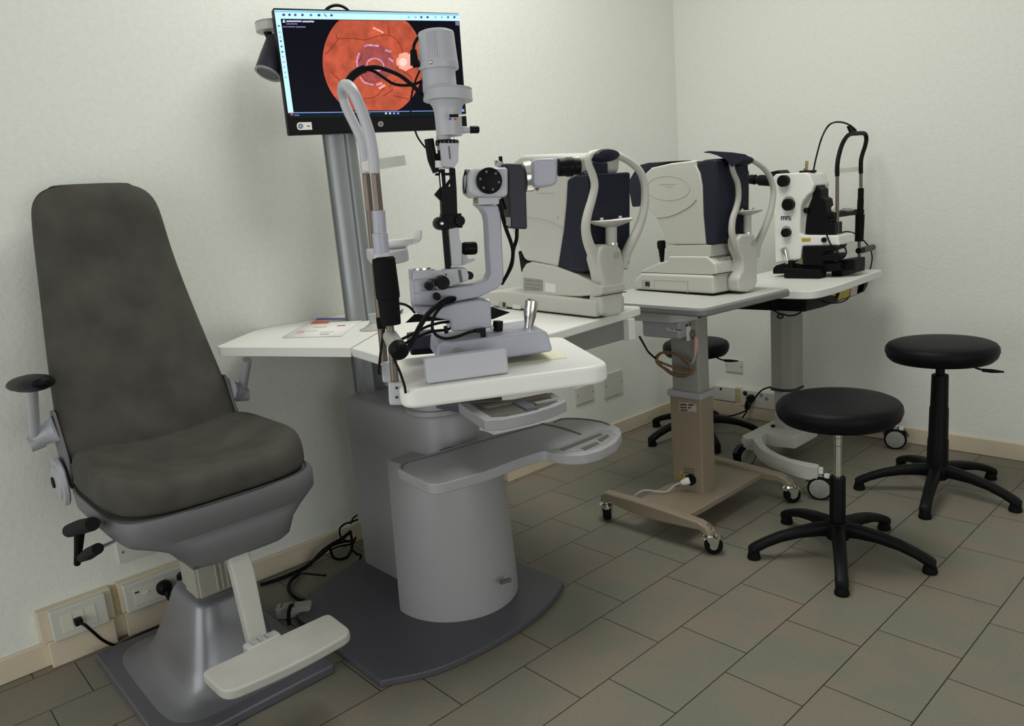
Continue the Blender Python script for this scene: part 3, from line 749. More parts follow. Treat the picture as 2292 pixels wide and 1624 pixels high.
# ------------------------------------------------------------------ spot lamp beside the monitor
def spot():
    W = VP(0.19, 1.25, 60.0)
    t = thing('spot_lamp', 'dark cylindrical spotlight hanging from a pale flat arm beside the monitor', 'lamp', (0.19, 1.25, 1.6))
    b = MB()
    c = W.p(598, 58); zz = c.z
    e = W.p(571, 57); f = W.p(640, 60)
    u = W.u; n = W.n; L = (f - e).dot(u)
    out = []
    for i in range(17):
        a = PI / 2 + PI * i / 16; out.append(e + u * (0.05 + 0.05 * math.cos(a)) + n * 0.05 * math.sin(a))
    out += [e + u * (L + .12) - n * 0.05, e + u * (L + .12) + n * 0.05]
    b.use(M['inst']).slab([Vector((p.x, p.y, 0)) for p in out], zz - 0.018, zz + 0.004)
    b.use(M['armmet']).slab([Vector((p.x, p.y, 0)) for p in out], zz + 0.004, zz + 0.010)
    b.build('arm', None, t, bevel=0.002)
    b = MB(); b.tube([W.p(597, 68), W.p(604, 84), W.p(612, 106)], [0.012, 0.011, 0.013], seg=12); b.build('stem', M['black'], t)
    ax0 = W.p(626, 92, 0.0); ax1 = W.p(601, 163, 0.030); d = (ax1 - ax0).normalized(); L = (ax1 - ax0).length
    b = MB(); b.lathe([(0.0, 0.0), (0.034, 0.0), (0.038, 0.004), (0.039, L * .45), (0.0395, L * .46), (0.0395, L)], ax0, d, 28); b.build('lamp_head', M['slate'], t)
    b = MB(); b.use(M['pgrey']).lathe([(0.0385, 0.0), (0.040, 0.001), (0.040, 0.005), (0.033, 0.006), (0.032, 0.0)], ax1, d, 28); b.build('rim', None, t)
    MB().lathe([(0.0, 0.0), (0.033, 0.0), (0.030, 0.003), (0.0, 0.004)], ax1, d, 28).build('lens', M['groove'], t)


spot()


# ------------------------------------------------------------------ slit lamp
def slit_lamp():
    S = SL; P = S.p; n = S.n; u = S.u; Z = Vector((0, 0, 1))
    t = thing('slit_lamp', 'lilac grey slit lamp microscope with tall lamp tower on the white swing table', 'slit lamp', (1.28, 0.91, ZT))

    def pr(b, pts, o0, o1, m=None):
        if m: b.use(M[m])
        b.prism(S.ps(pts, o0), n * (o1 - o0)); return b

    def knob(b, px, py, rpx, o0, o1, m='black'):
        b.use(M[m]); c = P(px, py, o1); r = (P(px + rpx, py, o1) - c).length; c0 = c - n * (o1 - o0)
        b.lathe([(0, 0), (r * .9, 0), (r, (o1 - o0) * .15), (r, (o1 - o0) * .85), (r * .86, (o1 - o0)), (0, (o1 - o0))], c0, n, 24); return b

    # sliding base
    b = MB(); pr(b, [(978, 806), (979, 772), (992, 763), (1010, 766), (1212, 739), (1226, 743), (1237, 780), (1237, 787), (1138, 801)], 0.075, -0.075, 'lil')
    base = b.build('slide_base', None, t, bevel=0.008, bseg=4, zmin=ZT + .0015)
    b = MB(); knob(b, 1025, 792, 13, 0.07, 0.082, 'pgrey'); b.build('base_plug', None, base)
    b = MB(); pr(b, [(917, 757), (980, 747), (984, 788), (919, 793)], -0.04, -0.12, 'slate'); b.use(M['black']); pr(b, [(921, 784), (984, 779), (985, 790), (921, 795)], -0.035, -0.12, 'black'); b.build('rail_cover', None, t, bevel=0.002, zmin=ZT + .0015)
    # joystick
    a = P(1182, 741, 0.02); e = P(1190, 667, 0.02); d = (e - a).normalized(); L = (e - a).length
    b = MB(); b.lathe([(0.0, -0.004), (0.016, -0.004), (0.016, 0.0), (0.009, 0.004), (0.0085, L * .2), (0.0115, L * .45), (0.0128, L * .7), (0.0125, L * .93), (0.009, L * .985), (0.0, L)], a, d, 24)
    b.build('joystick', M['chrome'], t)
    # carriage
    b = MB()
    pr(b, [(926, 686), (985, 688), (1022, 679), (1072, 671), (1099, 674), (1101, 733), (1066, 740), (1011, 742), (1008, 718), (931, 702)], 0.045, -0.045, 'lil')
    b.build('carriage', None, t, bevel=0.004)
    b = MB(); pr(b, [(908, 722), (928, 703), (1010, 700), (1102, 687), (1142, 699), (1104, 714), (1000, 716)], -0.05, -0.054, 'black'); b.build('guard_plate', None, t)
    b = MB(); b.use(M['black']); b.cyl(P(1114, 740, 0.02), P(1115, 718, 0.02), 0.0095); b.use(M['white']); b.cyl(P(1098, 734, 0.02), P(1114, 733, 0.02), 0.004); b.build('lock_knob', None, t, bevel=0.001)
    # pivot post
    b = MB(); c = P(950, 645, 0); c0 = P(953, 686, 0.0); c1 = P(945, 606, 0.0); r = (P(978, 645, 0) - P(950, 645, 0)).length
    b.use(M['lil']).lathe([(0, 0), (r, 0), (r, 0.002), (r, c1.z - c0.z), (r * .95, c1.z - c0.z + .002), (0, c1.z - c0.z + .002)], Vector((c0.x, c0.y, c0.z)), c1 - c0, 32)
    b.use(M['chrome']).lathe([(r * .72, c1.z - c0.z), (r * .72, c1.z - c0.z + .006), (0, c1.z - c0.z + .006)], c0, c1 - c0, 32)
    pr(b, [(916, 604), (923, 602), (930, 684), (922, 686)], 0.012, -0.012, 'lil2')
    b.use(M['groove']).lathe([(r * 1.01, (c1.z - c0.z) * .42), (r * 1.01, (c1.z - c0.z) * .435)], c0, c1 - c0, 32)
    b.build('pivot_post', None, t, bevel=0.001)
    # microscope arm
    b = MB(); pr(b, [(1070, 459), (1080, 467), (1088, 480), (1091.5, 495), (1094.5, 557), (1097.5, 612), (1091, 626), (1057, 637), (970, 649), (940, 649), (940, 684), (966, 685.5), (1018, 676), (1071, 666), (1114, 645), (1125, 632), (1128, 616), (1124, 538), (1122, 488), (1116, 459)], 0.026, -0.026, 'lil')
    b.build('microscope_arm', None, t, bevel=0.004, sharp=30)
    b = MB(); pr(b, [(1071, 441), (1118, 440), (1118, 457), (1071, 459)], 0.032, -0.032, 'lil2'); b.use(M['brass']); knob(b, 1068, 450, 5, 0.0, 0.02, 'brass'); b.build('mount_block', None, t, bevel=0.002)
    # microscope body
    b = MB(); pr(b, [(1049, 388), (1062, 377), (1128, 374), (1138, 374), (1138, 438), (1128, 441), (1064, 441), (1049, 430)], 0.042, -0.042, 'lil2')
    body = b.build('microscope_body', None, t, bevel=0.006, bseg=4)
    b = MB(); c0 = P(1053, 407, 0); c1 = P(1040, 406, 0); r = (P(1051, 434, 0) - c0).length
    b.use(M['black']).lathe([(r * .9, 0), (r, 0.003), (r, (c1 - c0).length), (r * .8, (c1 - c0).length), (r * .76, (c1 - c0).length - .004)], c0, c1 - c0, 28)
    b.use(M['glass']).lathe([(r * .78, (c1 - c0).length - .004), (0, (c1 - c0).length - .002)], c0, c1 - c0, 28); b.build('objective', None, body)
    b = MB(); knob(b, 1096, 404, 28.5, 0.04, 0.052, 'black'); dr = b.build('magnification_drum', None, body)
    b = MB(); b.use(M['slate2'])
    for k in range(6):
        aa = math.radians(60 * k + 10); q = P(1096 + 21 * math.cos(aa), 404 + 21 * math.sin(aa), 0.0525); b.box(q, (0.004, 0.004, 0.001), mtx=Matrix((u, Z, n)).transposed())
    b.build('drum_marks', None, dr)
    b = MB(); b.use(M['black']); b.cyl(P(1121, 364, 0), P(1120, 350, 0), 0.0035); b.use(M['brass']).cyl(P(1112, 371, -0.01), P(1110, 359, -0.01), 0.003); b.use(M['lil2']).cyl(P(1116, 374, 0), P(1122, 363, 0), 0.006); b.build('filter_lever', None, body)
    # camera adapter
    b = MB(); pr(b, [(1129, 365), (1169, 366), (1177, 384), (1181, 513), (1143, 511), (1141, 446), (1137, 438), (1137, 385)], 0.036, -0.036, 'slate')
    cam = b.build('camera_adapter', None, t, bevel=0.004)
    b = MB(); pr(b, [(1132, 486), (1143, 486), (1143, 507), (1133, 504)], 0.0368, 0.0372, 'pgrey'); b.build('rating_label', None, cam)
    # binocular
    def sc_(pts, off, m, b):
        b.use(M[m]); q = [(P(x, y, off), r) for x, y, r in pts]
        c0 = q[0][0]; ax = (q[-1][0] - c0).normalized()
        prof = [(0, 0)] + [((P(x, y + r, off) - P(x, y, off)).length, (P(x, y, off) - c0).dot(ax)) for x, y, r in pts] + [(0, (q[-1][0] - c0).dot(ax))]
        b.lathe(prof, c0, ax, 28)
    b = MB(); sc_([(1172, 397, 35), (1188, 395, 36), (1188.5, 395, 34), (1192, 394, 34), (1193, 394, 36), (1199, 393.5, 35)], 0.0, 'chrome', b); b.build('coupling_ring', None, t)
    b = MB(); pr(b, [(1195, 360), (1204, 354), (1245, 353), (1249, 360), (1249, 405), (1240, 416), (1204, 419), (1196, 415)], 0.045, -0.045, 'lil'); bh = b.build('binocular_head', None, t, bevel=0.008, bseg=4)
    for off in (0.024, -0.030):
        b = MB(); sc_([(1248, 375, 17), (1250, 375, 20), (1264, 374, 20), (1268, 373.5, 22), (1280, 373, 22), (1283, 373, 19), (1297, 372, 18), (1298, 372, 13)], off, 'black', b); b.build('eyepiece', None, bh)
    # illumination arm and pivot blocks
    b = MB()
    pr(b, [(924, 606), (994, 606), (994, 625), (945, 625), (924, 628)], 0.024, -0.024, 'lil2')
    pr(b, [(993, 606), (1000, 602), (1043, 599), (1050, 615), (1049, 627), (1008, 642), (988, 630)], 0.026, -0.026, 'lil2')
    ib = b.build('illumination_arm', None, t, bevel=0.003)
    b = MB(); b.use(M['groove']); pr(b, [(1025, 604), (1031, 603), (1036, 630), (1030, 632)], 0.0262, 0.0275, 'groove'); pr(b, [(997, 612), (1000, 612), (1000, 616), (997, 616)], 0.0262, 0.0275, 'ink'); b.build('graduated_scale', None, ib)
    for kx, ky, kr, o1 in ((992, 633, 15.5, 0.055), (961.5, 641, 9.5, 0.05), (979, 664, 8.5, 0.04), (1052, 617, 9, 0.018)):
        b = MB(); knob(b, kx, ky, kr, o1 - 0.028, o1); b.build('clamp_knob', None, t)
    # tower: lower part
    b = MB(); pr(b, [(1004, 512), (1026, 508), (1029.5, 538), (1034.5, 544), (1034.5, 594), (1011, 596)], 0.02, -0.02, 'lil2'); b.build('tower_foot', None, t, bevel=0.002)
    b = MB(); pr(b, [(990, 508), (1002, 508), (1010, 603), (998, 603)], 0.020, 0.006, 'black'); pr(b, [(989, 476), (1024, 474), (1024, 512), (990, 514)], 0.016, -0.016, 'black')
    pr(b, [(987, 418), (1022, 416), (1024, 480), (990, 482)], 0.018, -0.012, 'black')
    pr(b, [(973, 435), (987, 418), (1004, 420), (1010, 440), (990, 452)], 0.012, -0.004, 'black')
    pr(b, [(983, 378), (996, 378), (999, 422), (986.5, 422)], 0.008, -0.008, 'black'); pr(b, [(1007, 376), (1019, 376), (1022, 420), (1010, 420)], 0.008, -0.008, 'black')
    pr(b, [(976, 387), (1018, 386), (1018, 391), (976, 392)], 0.010, -0.010, 'black')
    pr(b, [(997, 414), (1007, 400), (1011, 403), (1003, 418)], 0.006, -0.006, 'black')
    b.use(M['chrome']).cyl(P(986, 386, 0.009), P(989, 420, 0.009), 0.0012)
    b.build('mirror_tower', None, t, bevel=0.0012)
    b = MB(); knob(b, 989, 500, 15, -0.02, 0.03); b.use(M['black']); knob(b, 1030, 494, 12.5, -0.026, 0.022); b.box((P(989, 497, 0) + P(1030, 493, 0)) / 2, (0.036, 0.03, 0.026), mtx=Matrix((u, n, Z)).transposed())
    tk = b.build('tilt_knob', None, t); b = MB(); knob(b, 989, 500, 4, 0.03, 0.032, 'chrome'); b.build('knob_screw', None, tk)
    b = MB(); sc_([(1033, 556, 11), (1036, 556, 13), (1040, 556, 14.5), (1062, 555, 14.5), (1067, 555, 12)], 0.0, 'black', b); b.build('slit_width_knob', None, t)
    b = MB(); pr(b, [(1034, 567), (1046, 572), (1048, 581), (1064, 579), (1063, 583), (1035, 594)], 0.006, -0.006, 'lil2'); b.build('hook_lever', None, t, bevel=0.001)
    # tower: head
    b = MB(); pr(b, [(984, 320), (1027, 320), (1026, 361), (1017, 375), (990, 372)], 0.024, -0.024, 'lil2'); pr(b, [(974, 359), (991, 359), (991, 375), (974, 375)], 0.018, -0.006, 'white')
    pr(b, [(1003, 327), (1006, 327), (1009, 356), (1006, 356)], 0.0241, 0.025, 'groove'); b.build('slit_housing', None, t, bevel=0.002)
    def vl(pts, m, b, seg=32, off=0.0):
        """stack of round sections: px, py, half width px"""
        q0 = P(pts[0][0], pts[0][1], off); q1 = P(pts[-1][0], pts[-1][1], off); ax = (q1 - q0).normalized()
        prof = [(0, 0)] + [((P(x + r, y, off) - P(x, y, off)).length, (P(x, y, off) - q0).dot(ax)) for x, y, r in pts] + [(0, (q1 - q0).dot(ax))]
        b.use(M[m]).lathe(prof, q0, ax, seg)
    b = MB(); vl([(1001, 326, 24), (1001, 325, 26), (1000.5, 315, 26), (1000.5, 314, 24)], 'black', b, 48); vl([(993, 315, 16), (992, 303, 16)], 'lil2', b); b.use(M['chrome']).cyl(P(1019, 318, 0), P(1018, 300, 0), 0.0018); sr = b.build('slit_ring', None, t)
    b = MB(); b.use(M['pgrey'])
    for k in range(9):
        aa = math.radians(-80 + 20 * k); c = P(1000.7, 320, 0); r = (P(1026.3, 320, 0) - c).length
        b.box(c + n * (r * math.cos(aa)) + u * (r * math.sin(aa)), (0.0012, 0.0012, 0.004), math.atan2(u.y, u.x) + aa)
    b.build('ring_marks', None, sr)
    b = MB(); vl([(1006, 304, 28.5), (1005, 262, 30), (1003.5, 247, 31), (1002.5, 238, 34), (1001, 226, 41)], 'lil2', b); lampb = b.build('lamp_body', None, t, sharp=50)
    b = MB(); c = lambda x, y: P(x, y, 0.046)
    for (x, y, m_) in ((1007.5, 266, 'blue'), (1019, 266, 'red')):
        b.use(M[m_]).box(P(x, y, 0.0462 if x < 1010 else 0.0455), (0.004, 0.0024, 0.0035), mtx=Matrix((u, n, Z)).transposed())
    b.build('filter_mark', None, lampb)
    b = MB(); b.use(M['black']).cyl(P(1006, 259, 0.040), P(1026, 258.5, 0.043), 0.0024); b.use(M['chrome']).cyl(P(1026, 258.5, 0.043), P(1043, 257, 0.043), 0.0020); b.build('filter_slider', None, lampb)
    b = MB(); b.use(M['lil2']); sc_([(1030, 291, 9), (1052, 290, 7)], 0.0, 'lil2', b); sc_([(1051, 290, 7), (1052, 290, 8.5), (1070, 290, 8.5), (1072.5, 290, 6)], 0.0, 'black', b); b.build('aperture_lever', None, t)
    b = MB(); q = P(1003, 213, 0)
    vl([(1003, 227, 53), (1003, 226, 54.5), (1002, 203, 53.5), (1002, 202, 52), (1002, 201, 52), (1002, 200, 53.5), (1002, 198, 53)], 'lil2', b, 40); fl = b.build('lamp_flange', None, t, sharp=22)
    b = MB(); vl([(985, 206, 38), (983, 180, 37.5), (981, 150, 37)], 'lil2', b); b.build('lamp_neck', None, t, sharp=50)
    b = MB(); vl([(983, 157, 43), (983, 154, 44), (982.5, 140, 43.5), (982, 139, 43), (979, 100, 41), (976, 76, 40), (975.5, 72, 38), (975.3, 69.5, 32)], 'lil2', b, 40)
    cap = b.build('lamp_cap', None, t, sharp=22)
    b = MB(); R = (P(979 + 41, 105, 0) - P(979, 105, 0)).length
    for k in range(5):
        aa = math.radians(-38 + 7 * k)
        for y0, y1, rr in ((78, 136, 1.0),):
            d0 = n * math.cos(aa) + u * math.sin(aa)
            r0 = (P(976 + 40.1, y0, 0) - P(976, y0, 0)).length; r1 = (P(982 + 43, y1, 0) - P(982, y1, 0)).length
            b.use(M['lil']).cyl(P(976, y0, 0) + d0 * r0, P(982, y1, 0) + d0 * r1, 0.0007, seg=6)
    b.build('cap_rib', None, cap)
    b = MB(); aa = math.radians(-31); d0 = n * math.cos(aa) + u * math.sin(aa); r1 = (P(982 + 43.5, 145, 0) - P(982, 145, 0)).length
    b.ball(P(982.5, 146, 0) + d0 * r1, 0.0042); b.build('cap_screw', M['chrome'], cap)
    b = MB(); b.tube([P(935, 84, 0.0), P(927, 100, 0.005), P(925, 118, 0.005)], 0.0028, seg=8); b.cyl(P(925, 112, .005), P(928, 146, .005), 0.0055, 0.0075); b.cyl(P(924, 144, .005), P(938, 142, 0.005), 0.006); b.build('lamp_plug', M['cable'], t)
    # small fixation / background lamp
    b = MB(); b.tube([P(960, 311, 0.01), P(964, 336, 0.01), P(968, 358, 0.01), P(976, 386, 0.01)], [0.0085, 0.0088, 0.0088, 0.006], seg=14, sub=4); b.cyl(P(983, 336, .01), P(984, 344, .01), 0.003); pr(b, [(966, 345), (988, 342), (990, 362), (970, 366)], 0.008, -0.004, 'black'); b.build('background_lamp', M['black'], t)
    # ---------------- chin and head rest
    H = 0.12
    rest = MB()
    fr = [(840, 386), (848, 480), (853, 545), (861, 620), (868, 690), (876, 765), (884, 852)]
    re_ = [(819, 386), (827, 480), (834, 570), (842, 640), (850, 705), (856, 770), (861, 812)]
    for off, l in ((H, fr), (-H, re_)):
        b = MB(); a_, e_ = P(*l[0], off), P(*l[-1], off)
        b.cyl(a_, e_, 0.0068 if off > 0 else 0.0075, seg=12)
        po = b.build('headrest_post', M['rod'], t)
        b = MB(); b.cyl(P(l[0][0], l[0][1] + 6, off), P(l[0][0] + 8, l[0][1] + 85, off), 0.0082 if off > 0 else 0.0090, seg=6); b.build('post_sleeve', M['rod'], po)
    b = MB()
    path = [P(838, 388, H), P(836, 355, H), P(831, 320, H), P(824, 290, H), P(808, 245, H), P(792, 208, H), P(781, 193, H * .8), P(774, 190, H * .35), P(769, 191, -H * .3), P(766, 198, -H * .8), P(768, 218, -H), P(777, 245, -H), P(793, 278, -H), P(807, 308, -H), P(814, 335, -H), P(818, 388, -H)]
    b.tube(path, 0.0092, seg=14, sub=5); b.build('forehead_frame', M['lil2'], t)
    b = MB(); b.prism(S.ps([(809, 362), (821, 360), (823, 354), (832, 354), (834, 380), (824, 384), (812, 383)], -H + .012), -n * 0.024); b.build('band_clip', M['white'], t, bevel=0.002)
    b = MB()
    q = [(P(836, 352, H), P(838, 379, H))]; top = []; bot = []
    for k in range(13):
        w = k / 12; off = H * (1 - 2 * w); bul = math.sin(PI * w)
        sx = 837 + (820 - 837) * w + 78 * bul
        y0 = 357 - 10 * bul; y1 = 381 - 12 * bul
        top.append(b.bm.verts.new(P(sx, y0, off))); bot.append(b.bm.verts.new(P(sx + 3 * bul, y1, off)))
    for k in range(12): b.face([top[k], top[k + 1], bot[k + 1], bot[k]])
    fb = b.build('forehead_band', M['film'], t); so = fb.modifiers.new('solid', 'SOLIDIFY'); so.thickness = 0.0008
    b = MB(); a_ = P(845, 472, H); b.cyl(P(847, 471, H), P(851, 525, H), 0.0108, seg=20); b.cyl(P(850, 522, H), P(855, 572, H), 0.0128, seg=20); b.build('height_sleeve', M['lil'], t, bevel=0.001)
    # crossbar with chin cup
    b = MB()
    f0 = P(857, 580, H); r0 = P(834, 566, -H)
    pl = [P(838, 568, H), P(862, 571, H), P(905, 557, 0.0), P(890, 548, 0.0) - n * 0.03, P(838, 548, -H), P(826, 550, -H)]
    pts = round_poly([Vector((p.x, p.y, 0)) for p in [f0 - u * .016 + n * .012, f0 + u * .012 + n * .014, f0 + u * .05 - n * 0.07, f0 + u * .05 - n * 0.16, r0 + u * .012 - n * .012, r0 - u * .012 - n * .012]], [0.012, 0.01, 0.03, 0.03, 0.01, 0.01], 4)
    b.slab(pts, f0.z - 0.011, f0.z + 0.011); b.build('chin_crossbar', M['lil2'], t, bevel=0.003)
    b = MB(); c = f0 + u * 0.030 - n * 0.115
    b.use(M['white']).lathe([(0.0, 0.010), (0.020, 0.011), (0.030, 0.018), (0.034, 0.026), (0.030, 0.027), (0.0, 0.019)], c, (0, 0, 1), 24)
    b.use(M['bpad']).lathe([(0.0, 0.0215), (0.024, 0.023), (0.0, 0.0235)], c - u * .004, (0, 0, 1), 20)
    b.use(M['white']).tube([c + u * 0.026 + Z * 0.02, c + u * 0.040 + Z * 0.026, c + u * 0.045 + Z * 0.040], [0.006, 0.008, 0.006], seg=10)
    b.build('chin_cup', None, t)
    b = MB(); b.lathe([(0, 0), (0.016, 0), (0.0165, 0.006), (0.018, 0.044), (0.0195, 0.045), (0.020, 0.052), (0.019, 0.110), (0.016, 0.114), (0, 0.114)], P(876, 726, H), P(860, 592, H) - P(876, 726, H), 24)
    gp = b.build('chin_grip', M['rubber'], t)
    b = MB(); pr(b, [(842, 712), (868, 709), (871, 734), (845, 737)], -H + .014, -H - .014, 'black'); b.build('post_clamp', None, t, bevel=0.002)
    b = MB(); kc = P(873, 752, H); ke = P(889, 777, H + 0.030); b.use(M['inst2']).cyl(kc - n * .006, ke, 0.0125, 0.0145); b.use(M['black']); d = (ke - kc).normalized(); b.lathe([(0, 0), (0.0155, 0), (0.016, 0.004), (0.0158, 0.015), (0.012, 0.019), (0, 0.019)], ke, d, 24); b.build('height_knob', None, t)
    for off, px_, y0, y1, w in ((H, 887, 856, 907, 17), (-H, 868, 810, 856, 13)):
        b = MB(); pr(b, [(px_ - w, y0), (px_ + w, y0), (px_ + w + 2, y1), (px_ - w + 2, y1)], off + 0.013, off - 0.013, 'lil2')
        br = b.build('table_bracket', None, t, bevel=0.003)
        if off > 0:
            b = MB(); knob(b, px_ + 1, y0 + 12, 3, off + .013, off + .0145, 'ink'); knob(b, px_ + 1, y0 + 33, 3, off + .013, off + .0145, 'ink'); b.build('bracket_screw', None, br)
    # cables of the instrument
    def cab(pts, r, name='cable'):
        b = MB(); b.tube([P(x, y, o) for x, y, o in pts], r, seg=8, sub=6); return b.build(name, M['cable'], t)
    cab([(776, 190, 0.0), (787, 172, 0.0), (803, 159, 0.0), (818, 153, 0.0)], 0.0068)
    cab([(812, 154, 0.0), (840, 150, 0.0), (868, 157, 0.0), (897, 170, 0.0), (922, 190, 0.0), (944, 212, 0.0), (952, 222, -0.02)], 0.0036)
    cab([(812, 154, 0.0), (836, 159, 0.0), (858, 173, 0.0), (880, 187, 0.0), (905, 191, 0.0), (928, 188, 0.0), (948, 180, -0.01)], 0.0026)
    cab([(940, 157, 0.0), (930, 180, 0.0), (921, 215, 0.0), (919, 245, 0.0), (925, 275, 0.0), (934, 305, 0.0), (952, 330, 0.005), (962, 336, 0.01)], 0.0016)
    cab([(1121, 448, 0.02), (1124, 480, 0.02), (1132, 510, 0.02), (1143, 540, 0.01), (1148, 562, 0.0), (1146, 585, -0.01), (1137, 610, -0.02), (1124, 634, -0.03)], 0.0035)
    cab([(1157, 512, 0.0), (1156, 535, 0.0), (1149, 560, -0.01), (1146, 590, -0.02), (1136, 613, -0.025), (1122, 636, -0.03)], 0.0035)
    b = MB(); b.cyl(P(1117, 446, .02), P(1126, 470, .02), 0.008, 0.007); b.build('cable_boot', M['black'], t)
    cab([(1018, 668, 0.03), (1004, 669, 0.04), (985, 680, 0.06), (960, 700, 0.08), (940, 730, 0.10), (925, 760, 0.11), (908, 786, 0.12), (893, 792, 0.125)], 0.0045)
    cab([(1017, 671, 0.03), (995, 680, 0.045), (975, 702, 0.055), (967, 728, 0.06), (975, 748, 0.06), (995, 757, 0.06), (1020, 754, 0.06), (1045, 745, 0.06), (1072, 738, 0.06)], 0.0028)
    cab([(1008, 720, 0.02), (985, 722, 0.04), (955, 731, 0.06), (925, 746, 0.09), (897, 760, 0.11)], 0.0026)
    cab([(1010, 733, 0.02), (998, 738, 0.03), (965, 742, 0.05), (930, 756, 0.09), (900, 772, 0.11)], 0.0026)
    cab([(928, 699, -0.03), (918, 688, 0.0), (905, 681, 0.03), (888, 679, 0.08), (880, 684, 0.10)], 0.0024)
    cab([(880, 800, 0.12), (888, 816, 0.14), (895, 832, 0.155), (905, 862, 0.165), (908, 880, 0.168)], 0.0022)
    cab([(866, 700, -H + .02), (858, 745, -H + .02), (852, 790, -H + .02), (848, 828, -H + .02), (850, 838, -H + .02)], 0.0026)
    b = MB(); pr(b, [(1000, 665), (1018, 664), (1018, 674), (1002, 676)], 0.034, 0.022, 'black'); pr(b, [(1064, 737), (1087, 734), (1088, 756), (1078, 756), (1077, 745), (1066, 745)], 0.066, 0.054, 'black'); b.use(M['brass']).cyl(P(1083, 755, 0.06), P(1083, 764, 0.06), 0.004)
    pr(b, [(994, 731), (1002, 730), (1004, 745), (996, 747)], 0.035, 0.025, 'black'); b.build('connector_plug', None, t)
    return t


slit_lamp()


def on_table():
    e0 = pz(957, 861, ZT); e1 = pz(1140, 836, ZT); d = (e1 - e0).normalized(); w = Vector((-d.y, d.x, 0)); hgt = 0.044
    b = MB(); b.slab([e0, e1, e1 + w * 0.028, e0 + w * 0.028], ZT + .0004, ZT + hgt)
    o = b.build('control_box', M['lil2'], None, bevel=0.004, bseg=3)
    tag(o, 'small lilac grey oblong box standing along front edge of the slit lamp table', 'box')
    b = MB(); b.slab([pz(*p, ZT) for p in ((1128, 805), (1136, 816), (1269, 801), (1240, 781), (1200, 790))], ZT + .0003, ZT + 0.0012)
    tag(b.build('paper_card', M['card']), 'cream coloured card lying on the white table beneath the slit lamp base', 'card')
    # desk items
    P = lambda a, b_, dz=0.0: pz(a, b_, ZD + dz)
    t = thing('magazine', 'thin magazine with blue and red cover on the left desk wing', 'magazine', tuple(P(715, 735)))
    c = [P(632, 757), P(764, 753), P(812, 716), P(706, 713)]
    b = MB().use(M['paper']).slab(c, ZD + .0004, ZD + 0.004)
    for m_, qd in (('pblue', [(703, 717), (803, 714), (810, 710.5), (712, 711.5)]), ('pred', [(694, 725), (733, 724), (742, 717.5), (702, 718)]), ('pgrey', [(740, 719.5), (805, 717.5), (808, 715.5), (742, 717)]), ('pred', [(753, 730), (772, 729), (774, 726.5), (756, 727.5)]), ('ppink', [(660, 746), (678, 745.5), (684, 739), (668, 740)]), ('pgrey', [(715, 743.5), (745, 742.5), (746, 741.5), (717, 742.5)]), ('pgrey', [(715, 748.5), (735, 748), (737, 746), (718, 746.5)]), ('pgrey', [(685, 741.5), (710, 740.5), (711, 739.5), (687, 740.5)]), ('ppink', [(700, 733), (730, 732), (732, 730), (703, 731)])):
        b.use(M[m_]); b.face([b.bm.verts.new(P(*p, 0.0041)) for p in qd], False)
    b.build('printed_pages', None, t)
    b = MB(); p0 = P(836, 742); b.lathe([(0.0, 0), (0.046, 0), (0.046, 0.003), (0.034, 0.006), (0.016, 0.018), (0.013, 0.040), (0.016, 0.046), (0, 0.047)], P(840, 736), (0, 0, 1), 28)
    tag(b.build('cone_stand', M['inst2']), 'pale grey cone shaped plastic stand on the desk behind the headrest posts', 'stand')
    b = MB(); b.lathe([(0.0, 0), (0.058, 0), (0.060, 0.003), (0.054, 0.007), (0, 0.008)], P(1136, 722), (0, 0, 1), 32)
    tag(b.build('round_dish', M['white']), 'shallow white round dish on the desk behind the chrome joystick', 'dish')
    b = MB(); q = [P(885, 712, 0.05), P(890, 700, 0.05), P(903, 692, 0.055), P(901, 700, 0.05)]
    b.use(M['slate']).loft([[P(878, 706, 0.0), P(886, 712, 0.0), P(888, 700, 0.0)], [P(898, 699, .0) + Vector((0, 0, .008)), P(903, 699, 0.0) + Vector((0, 0, .008)), P(903, 695, 0.0) + Vector((0, 0, .008))]])
    tag(b.build('wedge', None), 'small dark wedge lying on the desk right of black chin grip', 'wedge')


on_table()


